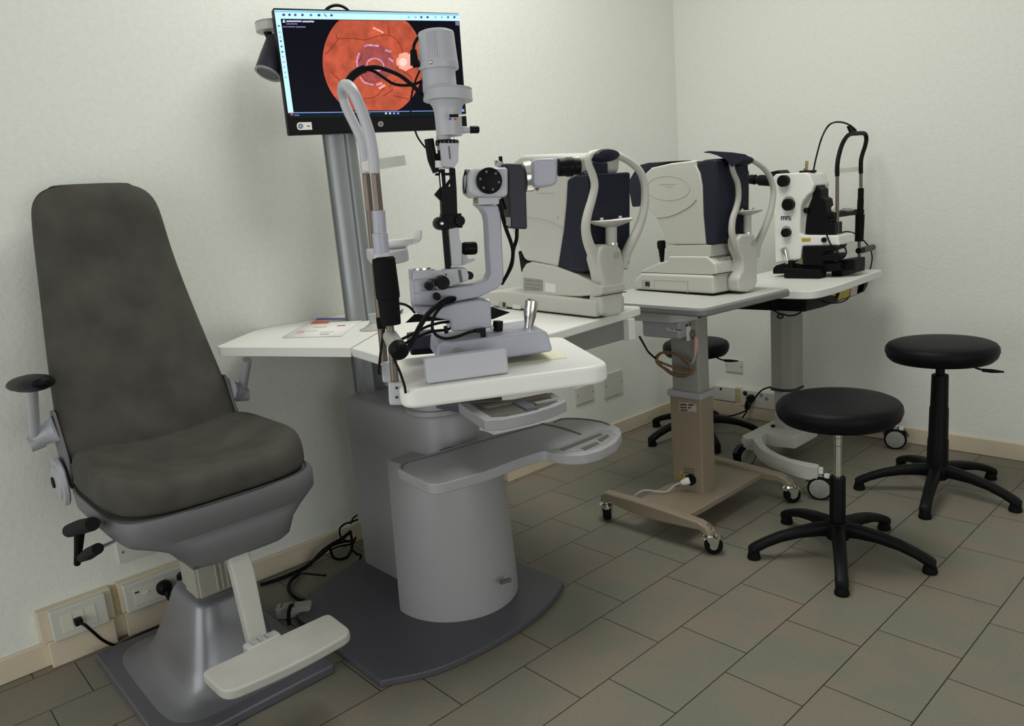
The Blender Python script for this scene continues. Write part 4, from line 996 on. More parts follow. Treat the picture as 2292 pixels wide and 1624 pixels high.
# ------------------------------------------------------------------ refractometers
def refractor(kind):
    first = kind == 1
    if first:
        zb = ZD; A = VP(0.982, 1.554, -9.0)
        t = thing('autorefractor', 'ivory and navy eye refractor on the white desk behind the slit lamp', 'eye refractor', (0.75, 1.65, zb), 'table top eye refractors')
        foot = [(1134, 690), (1330, 711), (1330, 716), (1134, 694)]
        base = [(1092, 652), (1120, 650), (1332, 672), (1332, 712), (1092, 687)]
        stage = [(1166, 660), (1168, 603), (1176, 590), (1188, 586), (1240, 596), (1290, 614), (1318, 628), (1346, 640), (1347, 660), (1296, 664)]
        body = [(1140, 420), (1148, 358), (1165, 347), (1240, 345), (1280, 347), (1292, 350), (1290, 392), (1270, 401), (1266, 450), (1261, 512), (1248, 600), (1172, 583), (1160, 556), (1143, 515)]
        navy = [(1268, 402), (1287, 393), (1316, 390), (1318, 606), (1282, 614), (1246, 600), (1260, 512), (1266, 450)]
        front = [(1308, 385), (1322, 380), (1324, 358), (1364, 360), (1364, 388), (1388, 402), (1408, 428), (1413, 470), (1408, 520), (1392, 560), (1380, 600), (1345, 608), (1310, 608)]
        D, DB, ft_s = 0.20, 0.112, (0.99, 1.6)
    else:
        zb = 0.80; A = VP(0.905, 2.275, -12.0)
        t = thing('autorefractor', 'ivory and navy eye refractor with open visor on the beige column table', 'eye refractor', (0.68, 2.42, zb), 'table top eye refractors')
        foot = [(1425, 648), (1592, 658), (1592, 663), (1425, 654)]
        base = [(1416, 648), (1416, 630), (1434, 611), (1594, 617), (1596, 658), (1420, 650)]
        stage = [(1433, 614), (1434, 606), (1468, 590), (1494, 583), (1496, 573), (1582, 574), (1600, 590), (1604, 617)]
        body = [(1443, 388), (1457, 375), (1500, 365), (1558, 358), (1557, 368), (1566, 388), (1571, 416), (1573, 481), (1579, 548), (1491, 548), (1486, 522), (1470, 491), (1452, 468), (1446, 445)]
        navy = [(1556, 367), (1572, 359), (1590, 356), (1602, 358), (1606, 420), (1606, 500), (1604, 545), (1579, 548), (1573, 481), (1571, 416), (1566, 388)]
        front = [(1597, 358), (1626, 357), (1645, 366), (1672, 366), (1680, 385), (1678, 402), (1668, 422), (1664, 450), (1660, 480), (1652, 538), (1598, 544)]
        D, DB, ft_s = 0.20, 0.20, (0.945, 2.36)
    n = A.n

    def pr(b, pts, o0, o1, m): b.use(M[m]); b.prism(A.ps(pts, o0), n * (o1 - o0)); return b
    b = MB(); pr(b, foot, -0.012, -DB + .012, 'black'); b.build('rubber_feet', None, t, zmin=zb + .0004)
    # keep base bottoms on the table
    b = MB(); pr(b, base, 0.0, -DB, 'inst'); bo = b.build('base', None, t, bevel=0.010, bseg=4, zmin=zb + .004)
    b = MB()
    if first:
        pr(b, [(1117, 675), (1133, 676), (1133, 690), (1117, 688)], 0.001, -0.001, 'inst2'); pr(b, [(1125, 676), (1131, 677), (1131, 687), (1125, 686)], 0.0015, 0, 'ink'); pr(b, [(1147, 681), (1165, 683), (1165, 692), (1147, 690)], 0.001, 0, 'white')
    else:
        pr(b, [(1436, 626), (1455, 627), (1455, 645), (1436, 644)], 0.001, -0.001, 'inst2'); pr(b, [(1444, 630), (1454, 631), (1454, 641), (1444, 640)], 0.0015, 0, 'ink')
        for q in ([(1463, 626), (1538, 629), (1538, 630), (1463, 627)], [(1463, 626), (1464, 626), (1464, 648), (1463, 648)], [(1538, 629), (1540, 629), (1540, 655), (1538, 655)]): pr(b, q, 0.0008, 0, 'inst2')
    b.build('power_switch', None, bo)
    b = MB(); pr(b, stage, -0.012, -DB + .012, 'inst'); st = b.build('stage', None, t, bevel=0.006, bseg=3)
    b = MB()
    if first:
        pr(b, [(1172, 621), (1215, 626), (1215, 652), (1172, 650)], -0.0115, -0.012, 'pgrey'); pr(b, [(1220, 632), (1243, 636), (1243, 655), (1220, 652)], -0.0115, -0.012, 'white')
        for k in range(3): pr(b, [(1176, 626 + 8 * k), (1208, 630 + 8 * k), (1208, 631 + 8 * k), (1176, 627 + 8 * k)], -0.0112, -0.0115, 'brownink')
        b.build('rating_label', None, st)
    else:
        b.mats = []; pr(b, [(1499, 549), (1590, 548), (1590, 575), (1499, 573)], -0.018, -D + .03, 'inst'); b.build('neck', None, t, bevel=0.003)
    # thin dark gap under the stage
    b = MB()
    pr(b, [(1140, 654), (1300, 667), (1347, 661), (1347, 663), (1300, 669), (1140, 656)] if first else [(1436, 609), (1592, 615), (1606, 612), (1606, 614), (1592, 617), (1436, 611)], -0.011, -DB + .011, 'ink'); b.build('stage_gap', None, st)
    b = MB(); pr(b, body, -0.018, -D + .022, 'inst'); bd = b.build('body_cover', None, t, bevel=0.014, bseg=4)
    b = MB(); pr(b, navy, -0.020, -D + .024, 'navy'); nv = b.build('front_cover', None, t, bevel=0.008, bseg=3)
    # measuring front, on a plane across the axis
    Fp = VP(ft_s[0], ft_s[1], 81.0 if first else 78.0)
    b = MB(); b.use(M['navy']).prism(Fp.ps(front, -0.045), Fp.n * -0.07); b.build('measuring_head', None, t, bevel=0.010, bseg=3)
    b = MB()
    if first:
        # emblem-like relief and groove
        b.use(M['inst2']); b.tube([A.p(x, y, -0.0175) for x, y in ((1160, 488), (1185, 487), (1215, 492), (1240, 500), (1262, 513))], 0.0012, seg=6)
        for k, (x0, x1) in enumerate(((1203, 1222), (1224, 1240))): pr(b, [(x0, 431), (x1, 432), (x1, 433.5), (x0, 432.5)], -0.0175, -0.018, 'inst2')
        pr(b, [(1246, 483), (1250, 484), (1249, 491), (1247, 490)], -0.0175, -0.018, 'inst2')
    else:
        b.use(M['inst2']); b.tube([A.p(x, y, -0.0175) for x, y in ((1470, 487), (1500, 483), (1530, 470), (1549, 457), (1559, 446))], 0.002, seg=6)
        b.use(M['inst2']); b.tube([A.p(1496 + 48 * math.cos(a_), 421 + 27 * math.sin(a_) + 0.02 * 48 * math.cos(a_), -0.018) for a_ in [2 * PI * i / 24 for i in range(24)]], 0.0011, seg=6, closed=True, sub=2)
        pr(b, [(1475, 412), (1512, 411), (1512, 412.5), (1475, 413.5)], -0.0175, -0.018, 'inst2'); pr(b, [(1490, 417), (1506, 416.5), (1506, 418), (1490, 418.5)], -0.0175, -0.018, 'inst2')
    b.build('relief', None, bd)
    # head rest loop, chin rest, tower
    if first:
        Lp = [(1346, 606), (1330, 575), (1316, 540), (1311, 510), (1315, 480), (1325, 445), (1331, 415), (1326, 390), (1319, 372), (1316, 356), (1324, 345), (1345, 342), (1368, 344), (1392, 352), (1415, 366), (1433, 385), (1442, 410), (1444, 440), (1441, 470), (1430, 508), (1412, 545), (1398, 575), (1392, 600)]
        tw = [(1347, 704), (1345, 668), (1352, 640), (1346, 610), (1338, 580), (1342, 556), (1352, 546), (1384, 546), (1392, 558), (1396, 580), (1400, 606), (1395, 640), (1397, 690), (1392, 708), (1365, 709)]
        pad = (1353, 348); chin = (1368, 496); stem = [(1368, 500), (1368, 546)]; cw = 37
    else:
        Lp = [(1662, 588), (1655, 566), (1645, 545), (1638, 520), (1640, 490), (1648, 465), (1653, 440), (1651, 410), (1643, 390), (1638, 372), (1639, 358), (1650, 353), (1670, 354), (1690, 362), (1710, 377), (1724, 398), (1731, 425), (1729, 452), (1723, 478), (1712, 510), (1702, 532), (1694, 552), (1690, 575)]
        tw = [(1654, 652), (1652, 624), (1662, 604), (1664, 580), (1654, 556), (1652, 534), (1660, 523), (1690, 523), (1696, 545), (1698, 576), (1696, 606), (1697, 630), (1690, 648), (1675, 654)]
        pad = (1660, 360); chin = (1674, 473); stem = [(1673, 480), (1673, 522)]; cw = 23
    b = MB(); b.use(M['inst'])
    r = (Fp.p(Lp[3][0], Lp[3][1] + (11.5 if first else 8.5), 0) - Fp.p(Lp[3][0], Lp[3][1], 0)).length
    b.tube(Fp.ps(Lp, 0.0), [r * 1.25, r * 0.95, r * 0.8, r * 0.72, r * .72, r * .72, r * 0.8, r * 0.95, r * 1.2], seg=14, sub=4, flat=1.0); b.build('headrest_loop', None, t)
    b = MB(); b.use(M['inst']).prism(Fp.ps(tw, 0.022), Fp.n * -0.055); twr = b.build('headrest_tower', None, t, bevel=0.010, bseg=4, zmin=zb + .0005)
    b = MB(); kc = Fp.p(1380, 571, 0.022) if first else Fp.p(1686, 542, 0.022); b.use(M['inst2']).lathe([(0, 0), (0.010, 0), (0.010, 0.002), (0, 0.003)], kc, Fp.n, 16); b.build('height_button', None, twr)
    c = Fp.p(pad[0], pad[1], 0)
    b = MB(); wpx = (Fp.p(pad[0] + 30, pad[1], 0) - Fp.p(pad[0], pad[1], 0)).length * (1.0 if first else 0.75)
    ring = []
    for k, (s_, o_) in enumerate(((0.2, 0.022), (0.8, 0.018), (1.0, 0.006), (1.0, -0.010), (0.9, -0.02))):
        ring.append([c + Fp.u * wpx * s_ * math.cos(2 * PI * i / 24) + Vector((0, 0, 0.017 * s_ * math.sin(2 * PI * i / 24))) + Fp.n * o_ for i in range(24)])
    b.use(M['navy']).loft(ring); b.build('forehead_pad', None, t)
    if not first:
        b = MB(); q = [(1574, 340), (1588, 337), (1640, 341), (1668, 345), (1688, 357), (1660, 353), (1645, 356), (1636, 370), (1624, 357), (1606, 348)]
        rg = []
        up_ = [(1574, 340), (1588, 337.5), (1612, 339), (1640, 341), (1668, 345), (1688, 357)]; dn_ = [(1576, 341.5), (1590, 343), (1606, 348), (1624, 357), (1638, 374), (1660, 360)]
        for k_ in range(6):
            rg.append([A.p(*up_[k_], -0.045), A.p(*up_[k_], -0.155), A.p(*dn_[k_], -0.155), A.p(*dn_[k_], -0.045)])
        b.use(M['navy']).loft(rg); b.build('visor', None, t, bevel=0.004)
        b = MB(); pr(b, [(1427, 370), (1450, 364), (1497, 361), (1452, 379), (1444, 395), (1447, 445), (1446, 461), (1414, 463), (1404, 408)], -0.05, -0.17, 'navy'); b.build('operator_screen', None, t, bevel=0.005)
        b = MB(); a0, a1 = A.p(1482, 586, -0.06), A.p(1480, 538, -0.06); L = (a1 - a0).length
        b.lathe([(0.006, 0), (0.008, L * .1), (0.012, L * .55), (0.0125, L * .62), (0.016, L * .64), (0.0165, L * .92), (0.013, L), (0, L)], a0, a1 - a0, 20); b.build('joystick', M['black'], t)
        b = MB(); f_ = VP(0.955, 2.40, 78)
        pr(b, [(1604, 576), (1648, 566), (1652, 592), (1608, 600)], 0, -0.0, 'inst2') if 0 else None
        b.use(M['inst2']).prism(f_.ps([(1606, 578), (1640, 571), (1644, 594), (1610, 600)], -0.045), f_.n * 0.004); b.use(M['pgrey']).prism(f_.ps([(1622, 577), (1628, 576), (1630, 584), (1624, 585)], -0.04), f_.n * 0.001); b.build('connector_panel', None, st)
    else:
        b = MB(); pr(b, [(1159, 562), (1167, 560), (1172, 580), (1182, 588), (1166, 610)], -0.06, -0.10, 'black'); b.build('operator_handle', None, t, bevel=0.004)
    c = Fp.p(chin[0], chin[1], 0); R = (Fp.p(chin[0] + cw, chin[1], 0) - c).length
    b = MB(); b.use(M['inst']); b.lathe([(0.0, -R * .26), (R * .30, -R * .24), (R * .75, -R * .10), (R * .95, 0.0), (R, R * .06), (R * .9, R * .09), (0, R * .02)], c, (0, 0, 1), 28)
    b.use(M['white']); b.lathe([(R * .98, R * .07), (R * .9, R * .12), (R * .3, R * .06), (0, R * .06)], c, (0, 0, 1), 28)
    cr = b.build('chin_rest', None, t)
    b = MB(); b.use(M['inst']).cyl(Fp.p(*stem[0]), Fp.p(*stem[1]), R * .26); e = Fp.p(*stem[1]); b.use(M['chrome']).cyl(e + Vector((0, 0, 0.004)), e - Vector((0, 0, 0.012)), R * .30); b.build('chin_stem', None, t)
    for sg in (-1, 1):
        b = MB(); b.use(M['white']).cyl(c + Fp.u * R * .55 * sg + Vector((0, 0, R * .05)), c + Fp.u * R * .55 * sg + Vector((0, 0, R * .22)), 0.004, 0.005); b.build('paper_pin', None, cr)


refractor(1)
refractor(2)


# ------------------------------------------------------------------ beige column table
def caster(t, x, y, zt, a, big=False):
    b = MB(); c = MB
    r = 0.030
    d = Vector((math.cos(a), math.sin(a), 0)); w = Vector((-d.y, d.x, 0)); o = Vector((x, y, 0)) + d * 0.012
    b.use(M['chrome']).cyl((x, y, zt), (x, y, 0.062), 0.009)
    b.lathe([(0, 0), (0.022, 0), (0.027, -0.005), (0.025, -0.012), (0, -0.012)], (x, y, 0.070), (0, 0, 1), 16)
    hood = [o + d * (0.034 * math.cos(q_)) + Vector((0, 0, r + 0.034 * math.sin(q_))) for q_ in [0.5 + 0.2 * i for i in range(11)]]
    b.loft([[p - w * .018, p + w * .018, p + w * .018 + (p - o - Vector((0, 0, r))).normalized() * .003, p - w * .018 + (p - o - Vector((0, 0, r))).normalized() * .003] for p in hood])
    for s_ in (-1, 1): b.prism([o + w * s_ * 0.018 + Vector((0, 0, 0)) + q for q in (d * -0.024 + Vector((0, 0, 0.060)), d * 0.020 + Vector((0, 0, 0.060)), d * 0.012 + Vector((0, 0, 0.026)), d * -0.004 + Vector((0, 0, 0.026)))], w * 0.002 * s_)
    f = b.build('caster', None, t)
    b = MB(); b.use(M['rubber']).lathe([(0, -.015), (r * .8, -.015), (r * .96, -.012), (r, -.005), (r, .005), (r * .96, .012), (r * .8, .015), (0, .015)], o + Vector((0, 0, r)), w, 24)
    b.use(M['pgrey']); b.cyl(o + w * .0165 + Vector((0, 0, r)), o - w * .0165 + Vector((0, 0, r)), 0.012)
    b.build('caster_wheel', None, f)
    b = MB(); b.use(M['chrome']).box(o - d * 0.030 + Vector((0, 0, 0.056)), (0.020, 0.016, 0.006), a); b.build('brake_tab', None, f)


def table_two():
    t = thing('instrument_table', 'grey topped instrument table with beige telescopic column and small castors', 'table', (0.80, 2.27, 0), 'instrument tables on castors')
    zt = 0.80; P = lambda a, b_, z=zt: pz(a, b_, z)
    c0 = P(1566, 680)
    p = [Vector((0.44, 2.085, zt)), Vector((1.022, 2.022, zt)), Vector((1.052, 2.52, zt)), Vector((0.44, 2.56, zt))]
    top = round_poly(p, [0.03, 0.04, 0.02, 0.03], 6)
    MB().slab(top, zt - 0.004, zt).build('table_top', M['tabgrey'], t)
    b = MB(); b.slab([q + Vector((0, 0, 0)) for q in round_poly([p[0] + Vector((-.004, -.004, 0)), p[1] + Vector((.004, -.004, 0)), p[2] + Vector((.004, .004, 0)), p[3] + Vector((-.004, .004, 0))], [0.03, 0.044, 0.02, 0.03], 6)], zt - 0.028, zt - 0.0035)
    b.build('edge_band', M['bandgrey'], t, bevel=0.007, bseg=3)
    # drawer box, motor box
    b = MB(); b.slab(round_poly([(0.50, 2.105, 0), (0.845, 2.095, 0), (0.885, 2.15, 0), (0.885, 2.33, 0), (0.50, 2.33, 0)], [0.005, 0.02, 0.02, 0.005, 0.005], 3), zt - 0.068, zt - 0.028); b.build('transformer_box', M['tabgrey'], t, bevel=0.003)
    mb = MB().box2((0.700, 2.122, zt - 0.128), (0.858, 2.19, zt - 0.067)).build('control_box', M['cab'], t, bevel=0.008, bseg=3)
    b = MB(); S = VP(0.7, 2.122, 0); f = lambda q, o: S.ps(q, o)
    b.use(M['paper']).prism(f([(1493, 733), (1529, 738), (1529, 743), (1493, 738)], 0.0004), S.n * 0.0004)
    b.use(M['ink'])
    for q in ([(1501, 735), (1508, 736), (1508, 738), (1501, 737)], [(1511, 736), (1528, 738.5), (1528, 741), (1511, 738.5)], [(1497, 734), (1499, 734), (1499, 737), (1497, 737)]): b.prism(f(q, 0.0008), S.n * 0.0003)
    b.build('name_strip', None, mb)
    f2 = lambda q, o: [pxx(x, y, 0.8585 + o) for x, y in q]
    b = MB(); b.use(M['paper']).prism(f2([(1536, 731), (1555, 727), (1556, 758), (1537, 763)], 0.0), (0.0005, 0, 0)); b.use(M['ink']).prism(f2([(1535, 726), (1552, 721), (1552, 727), (1535, 731)], 0.0), (0.0006, 0, 0)); b.use(M['tape']).prism(f2([(1539, 725), (1542, 724), (1542, 728), (1539, 729)], 0.0), (0.001, 0, 0)); b.prism(f2([(1546, 723), (1549, 722), (1549, 726), (1546, 727)], 0.0), (0.001, 0, 0))
    b.build('warning_label', None, mb)
    b = MB(); b.use(M['brownink']).lathe([(0, 0), (0.019, 0), (0.019, 0.014), (0.017, 0.018), (0, 0.018)], pxx(1550, 747, 0.859), (1, 0, 0), 24); b.build('round_plug', None, mb)
    # column
    x0, x1, y0, y1 = 0.763, 0.893, 2.182, 2.264
    b = MB(); b.loft([rrect((x0 + x1) / 2, (y0 + y1) / 2, z, x1 - x0, y1 - y0, 0.006, 3) for z in (0.10, 0.46)]); lc = b.build('lower_column', M['beige'], t)
    b = MB(); b.loft([rrect((x0 + x1) / 2, (y0 + y1) / 2, z, (x1 - x0) - .016, (y1 - y0) - .014, 0.008, 3) for z in (0.43, zt - 0.028)]); uc = b.build('upper_column', M['colgrey'], t)
    b = MB(); b.box2((x0 - .007, y0 - .007, 0.448), (x1 + .007, y1 + .007, 0.472)); b.build('collar', M['cab'], t, bevel=0.004)
    b = MB(); q = lambda pts: [pyy(x, y, y0) for x, y in pts]
    b.use(M['pinklab']).prism(q([(1521, 900), (1552, 902), (1559, 908), (1559, 922), (1521, 918)]), (0, -0.0006, 0))
    b.use(M['ink'])
    for (xa, xb, ya, yb, dy) in ((1523, 1554, 903, 907, .8), (1523, 1547, 909.5, 913, .8), (1524, 1543, 915.5, 918.5, .5)):
        n = int((xb - xa) / 3)
        for k in range(n):
            if k % 7 != 5:
                xx = xa + 3 * k; b.prism(q([(xx, ya + dy * k / n), (xx + 2.4, ya + dy * k / n), (xx + 2.4, yb + dy * k / n), (xx, yb + dy * k / n)]), (0, -0.001, 0))
    b.build('name_label', None, lc)
    b = MB(); b.use(M['yellow']).prism(q([(1520, 1069), (1525, 1052), (1533, 1069)]), (0, -0.0008, 0)); b.use(M['ink']).prism(q([(1525, 1066), (1526, 1058), (1528, 1066)]), (0, -0.0014, 0))
    for k in range(3): b.prism(q([(1530, 1046 + 5 * k), (1555, 1049 + 5 * k), (1555, 1050 + 5 * k), (1530, 1047 + 5 * k)]), (0, -0.0006, 0))
    b.build('warning_triangle', None, lc)
    # base frame
    MB().box2((0.735, 1.985, 0.078), (0.957, 2.50, 0.100)).build('base_plate', M['beige'], t, bevel=0.004)
    for yy in (1.972, 2.497):
        b = MB(); q_ = [(.600, .074), (.603, .104), (.622, .117), (.75, .118), (.90, .113), (1.02, .106), (1.052, .095), (1.066, .078), (1.066, .060), (1.040, .060), (1.036, .074), (1.02, .077), (.95, .072), (.85, .066), (.75, .067), (.67, .078), (.636, .086), (.628, .074)]
        b.prism([Vector((x_, yy - .019, z_)) for x_, z_ in q_], (0, .038, 0))
        b.build('cross_leg', M['beige'], t, bevel=0.007, bseg=3)
    for x, y, a in ((0.615, 1.972, 2.3), (1.053, 1.972, 0.6), (1.053, 2.497, 0.9), (0.615, 2.497, 2.0)): caster(t, x, y, 0.10, a)
    # mains plug and cable at the foot of the column
    b = MB(); k = pyy(1548, 1072, y0); b.use(M['black']).cyl(k + Vector((0, 0.0, 0)), k - Vector((0, 0.012, 0)), 0.020); b.use(M['white']).lathe([(0.012, 0), (0.014, 0.010), (0.010, 0.028), (0.005, 0.034), (0, 0.034)], k - Vector((0.0, 0.012, 0)), Vector((-0.75, -0.6, -0.3)), 16)
    b.build('mains_plug', None, t)
    b = MB(); b.tube([k + Vector((-0.024, -0.03, -0.009)), Vector((0.80, 2.14, 0.125)), Vector((0.785, 2.11, 0.106)), Vector((0.76, 2.08, 0.112)), Vector((0.715, 2.06, 0.110)), Vector((0.69, 2.03, 0.085)), Vector((0.68, 2.01, 0.07))], 0.0038, seg=8); b.build('mains_cable', M['greycab'], t)
    # coiled cables hanging at the column
    t2 = thing('cable_coil', 'brown bundled loop of cable hanging beside the upper column of the beige table', 'cable', (0.76, 2.15, 0.58))
    W = VP(0.75, 2.15, 12); b = MB(); b.use(M['coil'])
    base = [(1470, 803), (1478, 792), (1496, 789), (1516, 795), (1534, 808), (1546, 822), (1547, 833), (1534, 841), (1512, 838), (1492, 828), (1476, 815)]
    for k in range(4):
        b.tube([W.p(x + random.uniform(-2.5, 2.5), y + random.uniform(-2.5, 2.5), 0.006 * k) for x, y in base], 0.0042, seg=8, closed=True, sub=4)
    b.tube([W.p(x, y, 0.012) for x, y in ((1474, 808), (1490, 815), (1510, 822), (1530, 828), (1545, 825))], 0.0045, seg=8)
    b.tube([W.p(x, y, 0.014) for x, y in ((1540, 818), (1546, 824), (1551, 823))], 0.006, seg=8)
    b.build('coil', None, t2)
    b = MB(); b.use(M['greycab']); b.tube([W.p(1556, 790, 0.0), W.p(1555, 800, 0.0), W.p(1549, 812, 0.004), W.p(1538, 822, 0.008)], 0.003, seg=8); b.use(M['ppink']).tube([W.p(1558, 752, 0.0), W.p(1558, 775, 0.0), W.p(1556, 792, 0.0)], [0.006, 0.0075, 0.005], seg=8); lab(b.build('plug_lead', None, t2), 'pale lead with pink plug')
    b = MB(); b.tube([pxx(1432, 754, 0.972), pyy(1440, 768, 1.9), pyy(1452, 788, 2.1), W.p(1469, 803, 0.006)], 0.0035, seg=8); b.build('black_lead', M['cable'], t2)


table_two()


# ------------------------------------------------------------------ laser table
def big_wheel(t, x, y, a):
    d = Vector((math.cos(a), math.sin(a), 0)); w = Vector((-d.y, d.x, 0)); R = 0.045; c = Vector((x, y, R))
    b = MB()
    b.use(M['rubber'])
    for s_ in (-1, 1): b.lathe([(0, -0.007), (R * .85, -0.008), (R * .97, -0.007), (R, -0.003), (R, 0.003), (R * .97, 0.007), (R * .85, 0.008), (0, 0.007)], c + w * s_ * 0.016, w, 28)
    b.use(M['pgrey'])
    for s_ in (-1, 1): b.lathe([(0, 0.0), (R * .80, 0.0), (R * .82, 0.001), (R * .7, 0.002), (R * .45, 0.0035), (0, 0.004)], c + w * s_ * 0.0238, w * s_, 28)
    o = b.build('castor', None, t)
    b = MB(); b.use(M['slate'])
    arc = [c + (d * math.cos(q) + Vector((0, 0, 1)) * math.sin(q)) * (R + 0.004) for q in [0.2 + 0.2 * i for i in range(14)]]
    b.loft([[p - w * .010, p + w * .010, p + w * .010 + (p - c).normalized() * .004, p - w * .010 + (p - c).normalized() * .004] for p in arc]); b.use(M['white']).box(c + d * 0.022 + Vector((0, 0, R + .0)), (0.018, 0.022, 0.012), a); b.cyl(c + Vector((0, 0, R * .9)), c + Vector((0, 0, R + 0.03)), 0.010); b.build('castor_fork', None, o)


def table_three():
    t = thing('instrument_table', 'white topped laser table on a grey column with curved white base', 'table', (0.80, 2.95, 0), 'instrument tables on castors')
    zt = 0.78
    e = pz(1968, 605, zt); c = pz(1830, 655, zt)
    top = round_poly([Vector((0.60, 2.575, 0)), Vector((1.105, 2.590, 0)), Vector((1.115, 2.76, 0)), Vector((1.072, 3.275, 0)), Vector((0.60, 3.275, 0))], [0.02, 0.06, 0.1, 0.02, 0.02], 6)
    MB().slab(top, zt - 0.03, zt).build('table_top', M['yag'], t, bevel=0.004)
    tray = [Vector((0.64, 2.62, 0)), Vector((1.055, 2.635, 0)), Vector((1.068, 2.77, 0)), Vector((1.045, 3.20, 0)), Vector((0.64, 3.20, 0))]
    b = MB(); b.loft([[q + Vector((0, 0, z)) + (Vector((0.85, 2.9, 0)) - q) * k for q in tray] for z, k in ((zt - .030, 0), (zt - .055, 0.01), (zt - .085, 0.06))]); tr = b.build('underside_tray', M['black'], t, bevel=0.003)
    def qd(m, pts):
        b.use(M[m]); q = lambda x, y: pxx(x, y, 1.064)
        b.prism([q(*p) for p in pts], (0.0015, 0, 0))
    b = MB(); qd('yellow', [(1881, 648), (1904, 641), (1899, 664), (1874, 672)]); qd('yellow', [(1853, 654), (1869, 652), (1869, 662), (1856, 660)])
    qd('pinklab', [(1905, 641), (1935, 632), (1931, 654), (1902, 663)]); qd('brownink', [(1920, 637), (1935, 633), (1931, 652), (1917, 658)]); b.build('warning_label', None, tr)
    # column
    x0, y0 = 0.745, 2.935
    b = MB(); b.loft([[Vector((x, y, z)) for x, y in ((0.748, 2.935), (0.800, 2.928), (0.812, 2.934), (0.834, 2.945), (0.842, 2.965), (0.842, 3.03), (0.748, 3.03))] for z in (0.305, zt - 0.06)]); b.build('upper_column', M['colgrey'], t, sharp=20)
    b = MB(); b.loft([[Vector((x, y, z)) for x, y in ((0.756, 2.943), (0.800, 2.937), (0.828, 2.95), (0.836, 2.97), (0.836, 3.022), (0.756, 3.022))] for z in (0.125, 0.31)]); b.build('lower_column', M['cab'], t, sharp=20)
    b = MB(); b.loft([[Vector((x, y, z)) for x, y in ((0.745, 2.932), (0.80, 2.925), (0.836, 2.942), (0.845, 2.963), (0.845, 3.033), (0.745, 3.033))] for z in (0.296, 0.308)]); b.build('collar', M['slate'], t)
    MB().box((0.752, 2.935, 0.134), (0.012, 0.012, 0.012)).build('cable_clip', M['black'], t)
    # curved base, symmetrical about y = 2.96
    h = 0.13; ym = 2.965
    near = [(1661, 974), (1664, 979), (1685, 981), (1692, 992), (1699, 1001), (1714, 1011), (1733, 1020), (1758, 1029), (1783, 1037), (1806, 1042), (1829, 1045), (1834, 1041), (1831, 1038), (1800, 1032), (1769, 1025), (1745, 1016), (1724, 1005), (1711, 993), (1706, 980), (1707, 972), (1714, 968)]
    A_ = [pz(x, y, h) for x, y in near]
    inner = [pz(1740, 969, h), pz(1763, 970, h), pz(1785, 963, h), pz(1806, 964, h)]
    A2 = A_ + [Vector((0.80, 2.84, h)), Vector((0.89, 2.865, h))]
    pts = [Vector((q.x, q.y, 0)) for q in A2]
    mir = [Vector((q.x, 2 * ym - q.y, 0)) for q in reversed(A2)]
    b = MB(); b.slab(pts + mir, h - 0.055, h); b.build('base_frame', M['inst'], t, bevel=0.003)
    for x, y, a in ((0.715, 2.76, 1.2), (1.125, 2.60, 0.35), (1.125, 3.30, 0.35), (0.715, 3.17, 1.5)): big_wheel(t, x, y, a)
    # hanging leads
    b = MB(); S = VP(0.95, 2.62, 5)
    b.tube([S.p(*q) for q in ((1706, 668), (1715, 682), (1733, 695), (1752, 706), (1747, 712), (1740, 708), (1748, 702), (1765, 706), (1782, 704), (1794, 695), (1800, 676))], 0.003, seg=8)
    b.build('hanging_cable', M['cable'], t)
    b = MB(); S3 = VP(1.07, 2.9, 95); b.tube([pxx(1838, 673, 1.06), pxx(1858, 678, 1.08), pxx(1882, 676, 1.08), pxx(1895, 670, 1.075), pxx(1901, 663, 1.06)], 0.003, seg=8); b.build('hanging_cable', M['cable'], t)
    MB().box(S.p(1739, 676), (0.025, 0.03, 0.03)).build('switch_box', M['black'], t)


table_three()


